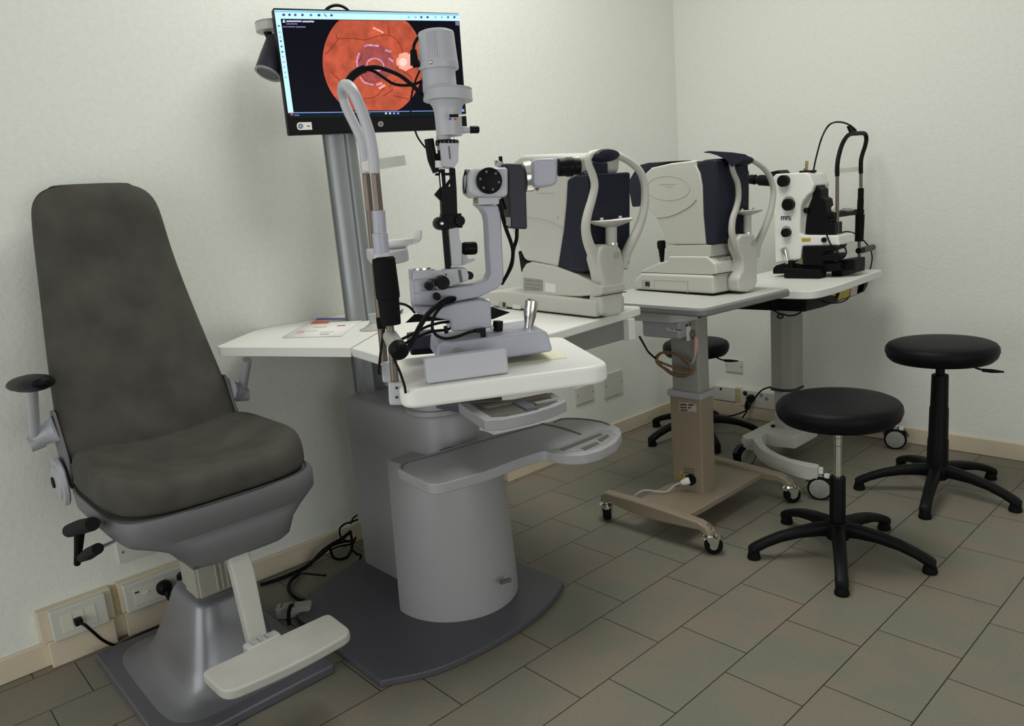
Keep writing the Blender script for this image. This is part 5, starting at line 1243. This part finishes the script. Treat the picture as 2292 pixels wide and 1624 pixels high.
def yag():
    zt = 0.78; A = VP(0.90, 3.00, 0.0); n = A.n
    t = thing('laser_slit_lamp', 'white eye laser with black knobs and lettering on the farthest table', 'laser', (0.9, 3.1, zt))

    def pr(b, pts, o0, o1, m): b.use(M[m]); b.prism(A.ps(pts, o0), n * (o1 - o0)); return b

    def knob(b, px, py, rpx, o0, o1, m='black'):
        b.use(M[m]); c = A.p(px, py, o1); r = (A.p(px + rpx, py, o1) - c).length; b.lathe([(0, 0), (r, 0), (r, (o1 - o0) * .9), (r * .9, (o1 - o0)), (0, (o1 - o0))], c - n * (o1 - o0), n, 24)
    body = [(1729, 396), (1736, 389), (1802, 386), (1812, 390), (1822, 414), (1817, 430), (1808, 436), (1797, 450), (1792, 462), (1790, 523), (1800, 526), (1876, 527), (1879, 549), (1796, 551), (1792, 580), (1735, 588)]
    b = MB(); pr(b, body, 0.02, -0.12, 'yag'); bd = b.build('laser_body', None, t, bevel=0.006, bseg=3)
    b = MB(); pr(b, [(1819, 428), (1810, 437), (1799, 451), (1794, 463), (1792, 523), (1802, 523), (1806, 470), (1814, 450), (1820, 440)], 0.0, -0.10, 'inst2'); b.build('recess_panel', None, bd)
    for i, (x, y, r) in enumerate(((1750, 405, 12), (1761, 458, 12.5), (1756, 521, 9.2), (1843, 537, 5.5))):
        b = MB()
        if i in (1, 2):
            knob(b, x + 3, y - 5, r + 1, 0.02, 0.026, 'pgrey')
        knob(b, x, y, r, 0.02, 0.045 if i != 3 else .03); b.build('knob', None, bd)
    b = MB(); pr(b, [(1794, 533), (1814, 532.5), (1814, 540), (1795, 541)], 0.0205, 0.021, 'yellow'); b.build('warning_label', None, bd)
    # raised lettering, read as mra
    def letters(txt, px, py, hpx, m, name, wide=1.0):
        cu = bpy.data.curves.new(name, 'FONT'); cu.body = txt; cu.size = 1; cu.extrude = 0.01; cu.offset = 0.03
        ob = bpy.data.objects.new(name, cu); COL.objects.link(ob)
        dg = bpy.context.evaluated_depsgraph_get(); me = bpy.data.meshes.new_from_object(ob.evaluated_get(dg))
        bpy.data.objects.remove(ob); bpy.data.curves.remove(cu)
        p0 = A.p(px, py, 0.0208); s_ = (A.p(px, py - hpx, 0.0208) - p0).length / 0.53
        root = t.matrix_basis.inverted() if 0 else Matrix.Translation(-t.location)
        me.transform(root @ Matrix.Translation(p0) @ Matrix.Rotation(math.radians(90), 4, 'X') @ Matrix.Diagonal((s_ * wide, s_, s_ * 0.06, 1)))
        me.materials.clear(); me.materials.append(M[m]); o = bpy.data.objects.new(name, me); COL.objects.link(o); o.parent = bd; return o
    letters('mr', 1747.5, 492, 9, 'blueink', 'lettering', 0.98)
    letters('a', 1764.5, 492.3, 9, 'brownink', 'lettering', 0.95)
    b = MB(); b.use(M['black']); c = A.p(1812, 405, -0.04)
    W = Vector((0.95, -0.31, 0)).normalized(); b.lathe([(0.030, 0), (0.033, 0.004), (0.033, 0.03), (0.025, 0.032), (0.024, 0.024)], A.p(1806, 405, -0.035), W, 24); b.use(M['amber']).lathe([(0.024, 0.024), (0, 0.026)], A.p(1806, 405, -0.035), W, 24); b.build('objective', None, t)
    b = MB()
    for off in (-0.02, -0.08):
        b.use(M['black']); b.cyl(A.p(1730, 404, off), A.p(1700, 403, off), 0.024, 0.022); b.cyl(A.p(1702, 403, off), A.p(1690, 402, off), 0.016); b.cyl(A.p(1691, 402, off), A.p(1678, 401, off), 0.021, 0.019)
    pr(b, [(1724, 385), (1741, 381), (1748, 388), (1730, 392)], 0.0, -0.08, 'black'); b.build('eyepiece', None, t)
    b = MB(); b.use(M['black']); pr(b, [(1789, 382), (1812, 381), (1812, 386), (1789, 387)], -0.01, -0.07, 'black'); b.use(M['brass']).cyl(A.p(1805, 383, -0.04), A.p(1806, 360, -0.04), 0.006); b.cyl(A.p(1800, 383, -0.03), A.p(1800, 377, -0.03), 0.003); b.build('top_post', None, t)
    # black illumination arm
    b = MB(); pr(b, [(1818, 430), (1828, 414), (1831, 420), (1837, 424), (1837, 441), (1846, 446), (1854, 498), (1868, 498), (1868, 524), (1834, 525), (1801, 522), (1802, 504), (1808, 480), (1815, 453)], 0.0, -0.07, 'black'); knob(b, 1803, 471, 6, -0.02, 0.01); b.use(M['chrome']).cyl(A.p(1829, 421, -0.03), A.p(1831, 411, -0.03), 0.004); b.build('illumination_arm', None, t, bevel=0.003)
    # black cross slide base
    b = MB(); pr(b, [(1729, 608), (1730, 600), (1736, 594), (1756, 588), (1800, 586), (1880, 590), (1880, 604), (1860, 608), (1760, 612), (1730, 613)], 0.02, -0.14, 'black')
    pr(b, [(1754, 600), (1836, 604), (1834, 624), (1754, 622)], 0.06, 0.0, 'black'); pr(b, [(1796, 551), (1870, 549), (1866, 560), (1842, 566), (1842, 596), (1796, 594)], 0.03, -0.08, 'black')
    pr(b, [(1876, 583), (1896, 580), (1913, 580), (1913, 604), (1876, 608)], -0.02, -0.12, 'black'); pr(b, [(1836, 572), (1880, 566), (1880, 580), (1838, 585)], 0.03, -0.02, 'black')
    b.build('cross_slide', None, t, bevel=0.004, zmin=zt + .0004)
    b = MB(); pr(b, [(1778, 588), (1792, 580), (1800, 584), (1798, 592)], 0.024, -0.02, 'olive'); b.build('slide_plate', None, t)
    b = MB(); a0, a1 = A.p(1763, 590, 0.03), A.p(1754, 553, 0.03); L = (a1 - a0).length; b.lathe([(0.009, 0), (0.007, L * .12), (0.010, L * .3), (0.016, L * .75), (0.015, L * .95), (0.008, L), (0, L)], a0, a1 - a0, 20); b.build('joystick', M['chrome'], t)
    b = MB(); b.cyl(A.p(1771, 600, 0.03), A.p(1771, 583, 0.03), 0.010); b.build('lock_knob', M['black'], t)
    # head rest on x = 0.986
    X = lambda x, y: pxx(x, y, 0.986)
    b = MB(); q0, q1 = pz(1868, 624, zt), pz(1941, 604, zt); b.box2((0.965, 3.03, zt + .0004), (1.01, 3.245, zt + 0.030)); b.build('headrest_foot', M['black'], t, bevel=0.003)
    b = MB(); b.cyl(X(1874, 607), X(1874, 390), 0.0068, seg=14); po = b.build('headrest_post', M['rod'], t)
    b = MB(); b.cyl(X(1924, 602), X(1923, 535), 0.0068, seg=14); b.cyl(X(1927, 425), X(1927, 384), 0.0068, seg=14); b.build('headrest_post', M['rod'], t)
    b = MB(); b.tube([X(1874, 394), X(1874, 372), X(1877, 350), X(1885, 323), X(1896, 305), X(1908, 299), X(1924, 298), X(1935, 299), X(1939, 308), X(1937, 324), X(1930, 346), X(1927, 362), X(1927, 388)], 0.0085, seg=12, sub=5); b.build('forehead_frame', M['black'], t)
    b = MB(); b.cyl(X(1923, 540), X(1925, 480), 0.017, 0.018); b.cyl(X(1925, 482), X(1926.5, 446), 0.0125); b.cyl(X(1926.5, 447), X(1927, 421), 0.0115); b.build('height_sleeve', M['rubber'], t)
    b = MB(); b.use(M['black']); b.prism([X(1864, 476), X(1890, 473), X(1902, 465), X(1912, 468), X(1935, 468), X(1935, 479), X(1905, 482), X(1880, 486), X(1866, 487)], (-0.03, 0, 0)); b.use(M['pgrey']).ball(X(1896, 470), (0.03, 0.02, 0.008)); b.use(M['inst']).ball(X(1865, 467), (0.008, 0.008, 0.012)); b.build('chin_rest', None, t, bevel=0.003)
    b = MB(); b.use(M['black']).cyl(X(1921, 561), X(1932, 559), 0.012); b.use(M['recess']).cyl(X(1930, 560), X(1954, 553), 0.0125); b.build('height_knob', None, t)
    b = MB(); b.use(M['black']); b.prism([X(1868, 567), X(1880, 567), X(1880, 580), X(1868, 580)], (-0.02, 0, 0)); b.build('post_clamp', None, t)
    b = MB(); v = []
    for k in range(9):
        w = k / 8; y = X(1875, 380).y + (X(1930, 380).y - X(1875, 380).y) * w
        v.append((b.bm.verts.new((0.98 - 0.05 * math.sin(PI * w), y, X(1900, 374.5).z)), b.bm.verts.new((0.98 - 0.05 * math.sin(PI * w), y, X(1900, 385).z))))
    for k in range(8): b.face([v[k][0], v[k + 1][0], v[k + 1][1], v[k][1]])
    fb = b.build('forehead_band', M['film'], t); so = fb.modifiers.new('solid', 'SOLIDIFY'); so.thickness = 0.001
    b = MB(); b.prism([X(1875, 378), X(1880, 377), X(1880, 388), X(1876, 392)], (-0.008, 0, 0)); b.prism([X(1927, 374), X(1932, 374), X(1932, 386), X(1927, 386)], (-0.008, 0, 0)); b.build('band_clip', M['white'], t)
    C = lambda pts, r, nm='cable': (lambda b: (b.tube(pts, r, seg=8, sub=6), b.build(nm, M['cable'], t)))(MB())
    C([A.p(1819, 391, -0.04), A.p(1826, 356, -0.08), A.p(1838, 312, -0.12), X(1852, 284), X(1867, 274), X(1887, 274), X(1905, 282), X(1913, 292), X(1913, 298)], 0.0035)
    C([A.p(1868, 524, -0.03), X(1880, 521), X(1897, 518), X(1917, 524), X(1935, 540), X(1948, 558), X(1952, 575), X(1950, 592), X(1947, 603)], 0.0028)
    C([A.p(1850, 524, 0.02), A.p(1856, 540, 0.03), A.p(1864, 556, 0.03), A.p(1865, 572, 0.03)], 0.003)
    C([A.p(1879, 547, 0.0), A.p(1890, 553, 0.02), A.p(1894, 566, 0.02), A.p(1886, 578, 0.02), A.p(1874, 582, 0.02)], 0.003)
    b = MB(); k = X(1913, 291); b.prism([X(1900, 282), X(1906, 280), X(1918, 290), X(1915, 300), X(1908, 300)], (-0.01, 0, 0)); b.prism([X(1906, 298), X(1925, 298), X(1922, 303), X(1908, 303)], (-0.012, 0, 0)); b.build('lamp_plug', M['black'], t)


yag()


# ------------------------------------------------------------------ stools
def stool(kind, x, y, ang, zs, label):
    t = thing('stool', label, 'stool', (x, y, 0), 'black five legged stools')
    zb = zs - 0.072; R = 0.155 if kind == 'mid' else 0.181
    prof = [(0, zb), (R * .80, zb), (R * .90, zb + .004), (R * .965, zb + .016), (R, zb + .036), (R * .99, zb + .050), (R * .95, zb + .060), (R * .88, zb + .066), (R * .6, zb + .071), (0, zb + .073)]
    s = MB().lathe(prof, (x, y, 0), (0, 0, 1), 56).build('seat', M['vinyl'], t, sharp=60)
    if kind == 'low':
        b = MB(); b.use(M['chrome']).cyl((x, y, 0.20), (x, y, zb + .002), 0.0125, seg=20); b.use(M['groove'])
        for z in (0.36, 0.385): b.cyl((x, y, z), (x, y, z + .002), 0.0127, seg=20)
        b.build('gas_rod', None, t)
        b = MB(); b.lathe([(0.0, .06), (.024, .06), (.0235, 0.255), (.022, 0.259), (0.0, .259)], (x, y, 0), (0, 0, 1), 24); b.build('column_sleeve', M['black'], t)
    else:
        b = MB(); b.lathe([(0, zb + .002), (.019, zb + .002), (.019, zb - .012), (.015, zb - .013), (.015, zb - .06), (0, zb - .06)], (x, y, 0), (0, 0, 1), 24); b.build('seat_collar', M['black'], t)
        top = zb - .052
        h = (top - .09) / 3
        b = MB(); b.lathe([(0, .06), (.036, .06), (.0345, .09 + h * .95), (.0325, .09 + h), (.0315, .09 + h * 1.95), (.0292, .09 + h * 2), (.0275, top - .003), (.026, top), (0, top)], (x, y, 0), (0, 0, 1), 28); b.build('column_sleeve', M['black'], t)
        b = MB(); d = Vector((0.90, 0.43, 0)) if kind == 'tall' else Vector((0.75, 0.66, 0)); o = Vector((x, y, zb + .004))
        b.tube([o + d * .085, o + d * .09 - Vector((0, 0, .018)), o + d * .115 - Vector((0, 0, .034)), o + d * .14 - Vector((0, 0, .040))], 0.0035, seg=8); b.tube([o + d * .13 - Vector((0, 0, .040)), o + d * .16 - Vector((0, 0, .043)), o + d * .196 - Vector((0, 0, .046))], [.006, .007, .003], seg=10)
        b.build('height_lever', M['black'], t)
    MB().lathe([(0, .055), (.034, .055), (.042, .07), (.042, .100), (.034, .112), (0, .114)], (x, y, 0), (0, 0, 1), 24).build('hub', M['black'], t)
    for k in range(5):
        a = ang + 2 * PI * k / 5; d = Vector((math.cos(a), math.sin(a), 0)); w = Vector((-d.y, d.x, 0)); rg = []
        for r, zc, hw, hh in ((.018, .086, .021, .024), (.06, .088, .021, .021), (.12, .082, .0195, .017), (.18, .069, .0185, .015), (.225, .053, .018, .0145), (.252, .040, .0185, .0155), (.268, .031, .0185, .016), (.276, .027, .016, .013)):
            o = Vector((x, y, zc)) + d * r
            rg.append([o + w * hw * math.copysign(abs(math.cos(q)) ** .6, math.cos(q)) + Vector((0, 0, hh * math.copysign(abs(math.sin(q)) ** .6, math.sin(q)))) for q in [2 * PI * i / 16 for i in range(16)]])
        lg = MB().loft(rg).build('leg', M['black'], t, sharp=50)
        o = Vector((x, y, 0)) + d * .262
        MB().lathe([(0, 0), (.020, 0), (.021, .006), (.019, .014), (.016, .026), (0, .026)], o, (0, 0, 1), 18).build('foot_glide', M['rubber'], lg)


stool('low', 1.367, 2.209, math.radians(-63), 0.512, 'low black stool with bare chrome rod, nearest stool in front of the beige table')
stool('tall', 1.428, 2.891, math.radians(-79), 0.572, 'tall black stool with thick black sleeve beside the bare back wall')
stool('mid', 0.325, 3.0, math.radians(33), 0.475, 'black stool half hidden in the corner behind the beige column')


# ------------------------------------------------------------------ things on the walls
def wall_plate(label, pts, axis):
    f = (lambda x, y: pxx(x, y, -0.012)) if axis == 'x' else (lambda x, y: pyy(x, y, WY))
    q = [f(*p) for p in pts]
    lo = Vector((min(p.x for p in q), min(p.y for p in q), min(p.z for p in q))); hi = Vector((max(p.x for p in q), max(p.y for p in q), max(p.z for p in q)))
    b = MB()
    if axis == 'x': b.box2((-0.012, lo.y, lo.z), (-0.004, hi.y, hi.z))
    else: b.box2((lo.x, WY - 0.008, lo.z), (hi.x, WY, hi.z))
    t = thing('wall_plate', label, 'blank plate', tuple((lo + hi) / 2), 'blank wall plates')
    o = b.build('cover', M['plate'], t, bevel=0.002)
    b = MB()
    for k in (0.08, 0.92):
        if axis == 'x': b.cyl((-0.004, lo.y + (hi.y - lo.y) * k, (lo.z + hi.z) / 2), (-0.0032, lo.y + (hi.y - lo.y) * k, (lo.z + hi.z) / 2), 0.0035, seg=10)
        else: b.cyl((lo.x + (hi.x - lo.x) * k, WY - .008, (lo.z + hi.z) / 2), (lo.x + (hi.x - lo.x) * k, WY - .0088, (lo.z + hi.z) / 2), 0.0035, seg=10)
    b.build('screw', M['groove'], o)


wall_plate('smaller blank plate on the left wall under the desk', [(1289, 868), (1326, 858), (1289, 902), (1326, 893)], 'x')
wall_plate('larger blank plate on the left wall beside the smaller plate, toward the corner', [(1351, 838), (1390, 828), (1352, 888), (1390, 878)], 'x')
wall_plate('blank plate on the left wall below the chair seat, above the sockets', [(257, 1214), (268, 1257), (400, 1178), (400, 1215)], 'x')
wall_plate('blank plate on the back wall behind the corner stool', [(1626, 803), (1663, 806), (1626, 830), (1662, 834)], 'y')


def sockets():
    # left wall, behind the chair
    t = thing('socket_box', 'cream trunking socket box on left wall with the thin black plug', 'socket', (0.01, 0.35, 0), 'trunking socket boxes')
    MB().box2((-0.012, 0.274, 0.0), (0.022, 0.445, 0.078)).build('lower_trunking', M['skirt'], t, bevel=0.003)
    MB().box2((-0.012, 0.262, 0.078), (0.018, 0.452, 0.172)).build('rear_trunking', M['skirt'], t, bevel=0.003)
    b = MB(); b.box2((0.016, 0.288, 0.078), (0.036, 0.432, 0.168)); fc = b.build('face_plate', M['plate'], t, bevel=0.004)
    b = MB(); b.box2((0.036, 0.312, 0.096), (0.0375, 0.402, 0.150)); ins = b.build('outlet_insert', M['sock'], fc, bevel=0.001)
    b = MB(); b.use(M['pgrey'])
    for y in (0.341, 0.371): b.box2((0.0372, y, 0.098), (0.038, y + .001, 0.148))
    b.build('insert_gap', None, ins)
    b = MB(); b.box2((0.0375, 0.342, 0.112), (0.060, 0.362, 0.130)); b.build('plug', M['black'], t, bevel=0.002)
    t = thing('socket_box', 'cream trunking socket box on left wall with the fat round plug', 'socket', (0.01, 0.55, 0), 'trunking socket boxes')
    MB().box2((-0.012, 0.476, 0.0), (0.016, 0.66, 0.078)).build('lower_trunking', M['skirt'], t, bevel=0.003)
    MB().box2((-0.012, 0.470, 0.078), (0.016, 0.70, 0.172)).build('rear_trunking', M['skirt'], t, bevel=0.003)
    b = MB(); b.box2((0.014, 0.480, 0.080), (0.036, 0.690, 0.166)); fc = b.build('face_plate', M['plate'], t, bevel=0.004)
    b = MB(); b.box2((0.036, 0.505, 0.096), (0.0375, 0.595, 0.148)); ins = b.build('outlet_insert', M['sock'], fc, bevel=0.001)
    b = MB(); b.use(M['slate']).box2((0.0375, 0.508, 0.134), (0.0385, 0.520, 0.139)); b.use(M['white']).box2((0.0375, 0.531, 0.124), (0.040, 0.545, 0.130)); b.build('rocker', None, ins)
    b = MB(); c = Vector((0.036, 0.588, 0.124)); b.lathe([(0, 0), (0.021, 0), (0.023, 0.010), (0.020, 0.024), (0.012, 0.032), (0, 0.034)], c, (1, 0, 0), 24); b.tube([c + Vector((.026, 0, -.008)), c + Vector((.034, 0.002, -.022)), c + Vector((.032, .006, -.04))], [.010, .008, .006], seg=10); b.build('plug', M['black'], t)
    b = MB(); b.lathe([(0, 0), (.016, 0), (.016, .004), (.010, .005), (.010, .002), (0, .002)], (0.036, 0.645, 0.135), (1, 0, 0), 20); b.build('round_outlet', M['slate'], t)
    # spare plain trunking between the two boxes
    b = MB(); b.box2((-0.012, 0.4525, 0.074), (0.006, 0.4695, 0.165)); o = b.build('trunking_cover', M['tape'], None); tag(o, 'narrow tan strip of trunking between the two left wall sockets', 'trunking')
    # low strip of trunking by the unit
    b = MB(); b.box2((0.0005, 2.02, 0.0), (0.016, 2.31, 0.060)); tag(b.build('trunking_cover', M['skirt'], None, bevel=0.003), 'low cream trunking cover along the floor, seen beneath long tray', 'trunking')
    # back wall
    t = thing('socket_box', 'cream socket box on the back wall behind the laser table', 'socket', (0.42, WY, 0), 'trunking socket boxes')
    MB().box2((0.17, WY - .03, 0.0), (0.72, WY, 0.075)).build('lower_trunking', M['skirt'], t, bevel=0.003)
    b = MB(); b.box2((0.17, WY - .034, 0.078), (0.305, WY, 0.155)); fc = b.build('face_plate', M['plate'], t, bevel=0.004)
    b = MB(); b.box2((0.335, WY - .034, 0.066), (0.60, WY, 0.152)); fc2 = b.build('face_plate', M['plate'], t, bevel=0.004)
    b = MB(); b.box2((0.306, WY - .028, 0.06), (0.334, WY, 0.152)); b.build('tape_strip', M['tape'], t)
    f = lambda x, y: pyy(x, y, WY - .034)
    b = MB(); k = f(1613.5, 870); b.use(M['ink']).box(k, (0.012, 0.002, 0.012)); b.build('square_outlet', None, fc)
    for (x, y) in ((1668, 880), (1704, 884), (1716, 892)):
        b = MB(); k = f(x, y); r = 0.013 if x == 1668 else 0.010
        b.use(M['ink'] if x == 1668 else M['pgrey']).lathe([(0, 0), (r, 0), (r, .001), (0, .0015)], k, (0, -1, 0), 18)
        if x != 1668: b.use(M['ink']); [b.cyl(k + Vector((dx, -.0014, 0)), k + Vector((dx, -.0022, 0)), .002, seg=8) for dx in (-.004, .004)]
        b.build('round_outlet', None, fc2)
    b = MB(); k = f(1683, 890); b.lathe([(0, 0), (.019, 0), (.021, .012), (.016, .03), (0, .034)], k, (0, -1, 0), 20); b.tube([k + Vector((0, -.026, 0)), k + Vector((-.006, -.04, -.024)), k + Vector((-.012, -.042, -.05))], [.013, .010, .006], seg=10); b.build('plug', M['black'], t)


sockets()


def cables():
    # lead from the first socket under the chair plate
    b = MB(); b.tube([(0.058, 0.352, 0.121), (0.072, 0.362, 0.114), (0.074, 0.378, 0.085), (0.068, 0.40, 0.045), (0.058, 0.43, 0.012), (0.045, 0.46, 0.006), (0.04, 0.52, 0.006), (0.04, 0.60, 0.006), (0.045, 0.70, 0.006)], 0.0042, seg=8)
    tag(b.build('power_cable', M['cable'], None), 'thin black power cable drooping from left wall socket to the floor', 'cable')
    # cable tangle between chair and unit
    t = thing('cable_tangle', 'tangle of black cables on the floor between chair and cabinet unit', 'cables', (0.08, 0.95, 0))
    g = lambda l, h: [pz(x, y, h) for x, y in l]
    X = lambda l, x0: [pxx(x, y, x0) for x, y in l]
    def c(pts, r):
        b = MB(); b.tube(pts, r, seg=8, sub=6); b.build('cable', M['cable'], t)
    c(g([(583, 1308), (620, 1297), (655, 1282), (690, 1264)], 0.008) + X([(720, 1234), (745, 1216), (765, 1205), (786, 1188)], 0.07), 0.006)
    c(g([(590, 1306), (630, 1292), (668, 1276), (698, 1258)], 0.010) + X([(730, 1232), (745, 1220), (770, 1212), (792, 1210)], 0.08), 0.005)
    c(X([(700, 1256), (735, 1228), (745, 1246), (758, 1251), (775, 1247), (786, 1232), (788, 1210), (784, 1190)], 0.09), 0.005)
    c(X([(740, 1230), (760, 1222), (780, 1218), (790, 1214), (797, 1201)], 0.10), 0.004)
    c(X([(775, 1210), (764, 1203), (760, 1190), (762, 1180), (772, 1172), (785, 1168), (801, 1162)], 0.12), 0.0035)
    c(X([(785, 1172), (790, 1160), (800, 1152)], 0.13), 0.003)
    c(g([(655, 1284), (685, 1283), (710, 1286), (730, 1287)], 0.026), 0.0035)
    c(g([(672, 1282), (652, 1298), (646, 1314), (652, 1328), (668, 1340), (685, 1344), (700, 1341)], 0.012), 0.006)
    c(X([(786, 1228), (800, 1240), (808, 1241), (806, 1250), (797, 1262)], 0.14), 0.004)
    # power strip
    t = thing('power_strip', 'short white power strip on the floor behind the footrest', 'power strip', tuple(pz(640, 1365, 0)))
    k = Vector((0.305, 0.868, 0))
    b = MB(); b.box((k.x, k.y, 0.018), (0.042, 0.105, 0.036), math.radians(-38)); b.build('housing', M['inst2'], t, bevel=0.006)
    b = MB(); [b.cyl((k.x + dx, k.y + dy, 0.036), (k.x + dx, k.y + dy, 0.0372), 0.003, seg=8) for dx, dy in ((-.018, -.030), (-.028, -.022), (.004, -.002), (-.006, .006))]; b.build('outlet_hole', M['ink'], t)
    b = MB(); b.use(M['black']).tube([(k.x + .005, k.y - .005, 0.038), (k.x + 0.02, k.y - .018, 0.045), (k.x + .042, k.y - 0.036, 0.035), (k.x + .06, k.y - .046, 0.012)], 0.006, seg=8); b.build('lead', None, t)
    # cable behind laser table
    b = MB(); k = pyy(1680, 903, WY - .08); b.tube([k, pyy(1676, 914, WY - .09), pyy(1655, 925, WY - .1), pyy(1632, 931, WY - .1), pyy(1615, 933, WY - .1)], 0.004, seg=8)
    b.tube([pyy(1675, 908, WY - .075), pyy(1670, 922, WY - .08), pyy(1662, 934, WY - .09)], 0.004, seg=8)
    b.tube([pyy(1677, 908, WY - .08), pyy(1690, 890, WY - .1), pyy(1705, 873, WY - .12), pyy(1724, 866, WY - .16), pyy(1738, 866, WY - .26)], 0.004, seg=8)
    tag(b.build('power_cable', M['cable'], None), 'forked black cable hanging at the back wall sockets near the grey column', 'cable')


cables()


# ------------------------------------------------------------------ light
def area(name, loc, size, power, col, rot=(0, 0, 0), sy=None, spread=180):
    l = bpy.data.lights.new(name, 'AREA'); l.energy = power; l.color = col; l.size = size
    if sy: l.shape = 'RECTANGLE'; l.size_y = sy
    l.spread = math.radians(spread)
    o = bpy.data.objects.new(name, l); COL.objects.link(o); o.location = loc; o.rotation_euler = rot; return o


area('ceiling_light', (1.0, 1.75, 2.78), 1.0, 29, (1.0, 1.0, 0.95), sy=1.0)
area('added_fill_light', (1.3, -1.45, 1.0), 2.2, 19, (0.97, 0.99, 1.0), rot=(math.radians(90), 0, 0), sy=1.7)  # soft fill added behind the camera; no window is modelled in this wall
area('added_fill_light', (4.42, 0.4, 0.95), 2.0, 22, (0.97, 0.99, 1.0), rot=(math.radians(90), 0, math.radians(90)), sy=1.6)  # second added fill, put in to lift the wall under the desk
w = bpy.data.worlds.new('world'); sc.world = w; w.use_nodes = True
w.node_tree.nodes['Background'].inputs['Color'].default_value = (0.5, 0.5, 0.5, 1); w.node_tree.nodes['Background'].inputs['Strength'].default_value = 0.0
sc.view_settings.view_transform = 'Standard'; sc.view_settings.look = 'None'; sc.view_settings.exposure = 0.0; sc.view_settings.gamma = 1.0; sc.view_settings.use_curve_mapping = False
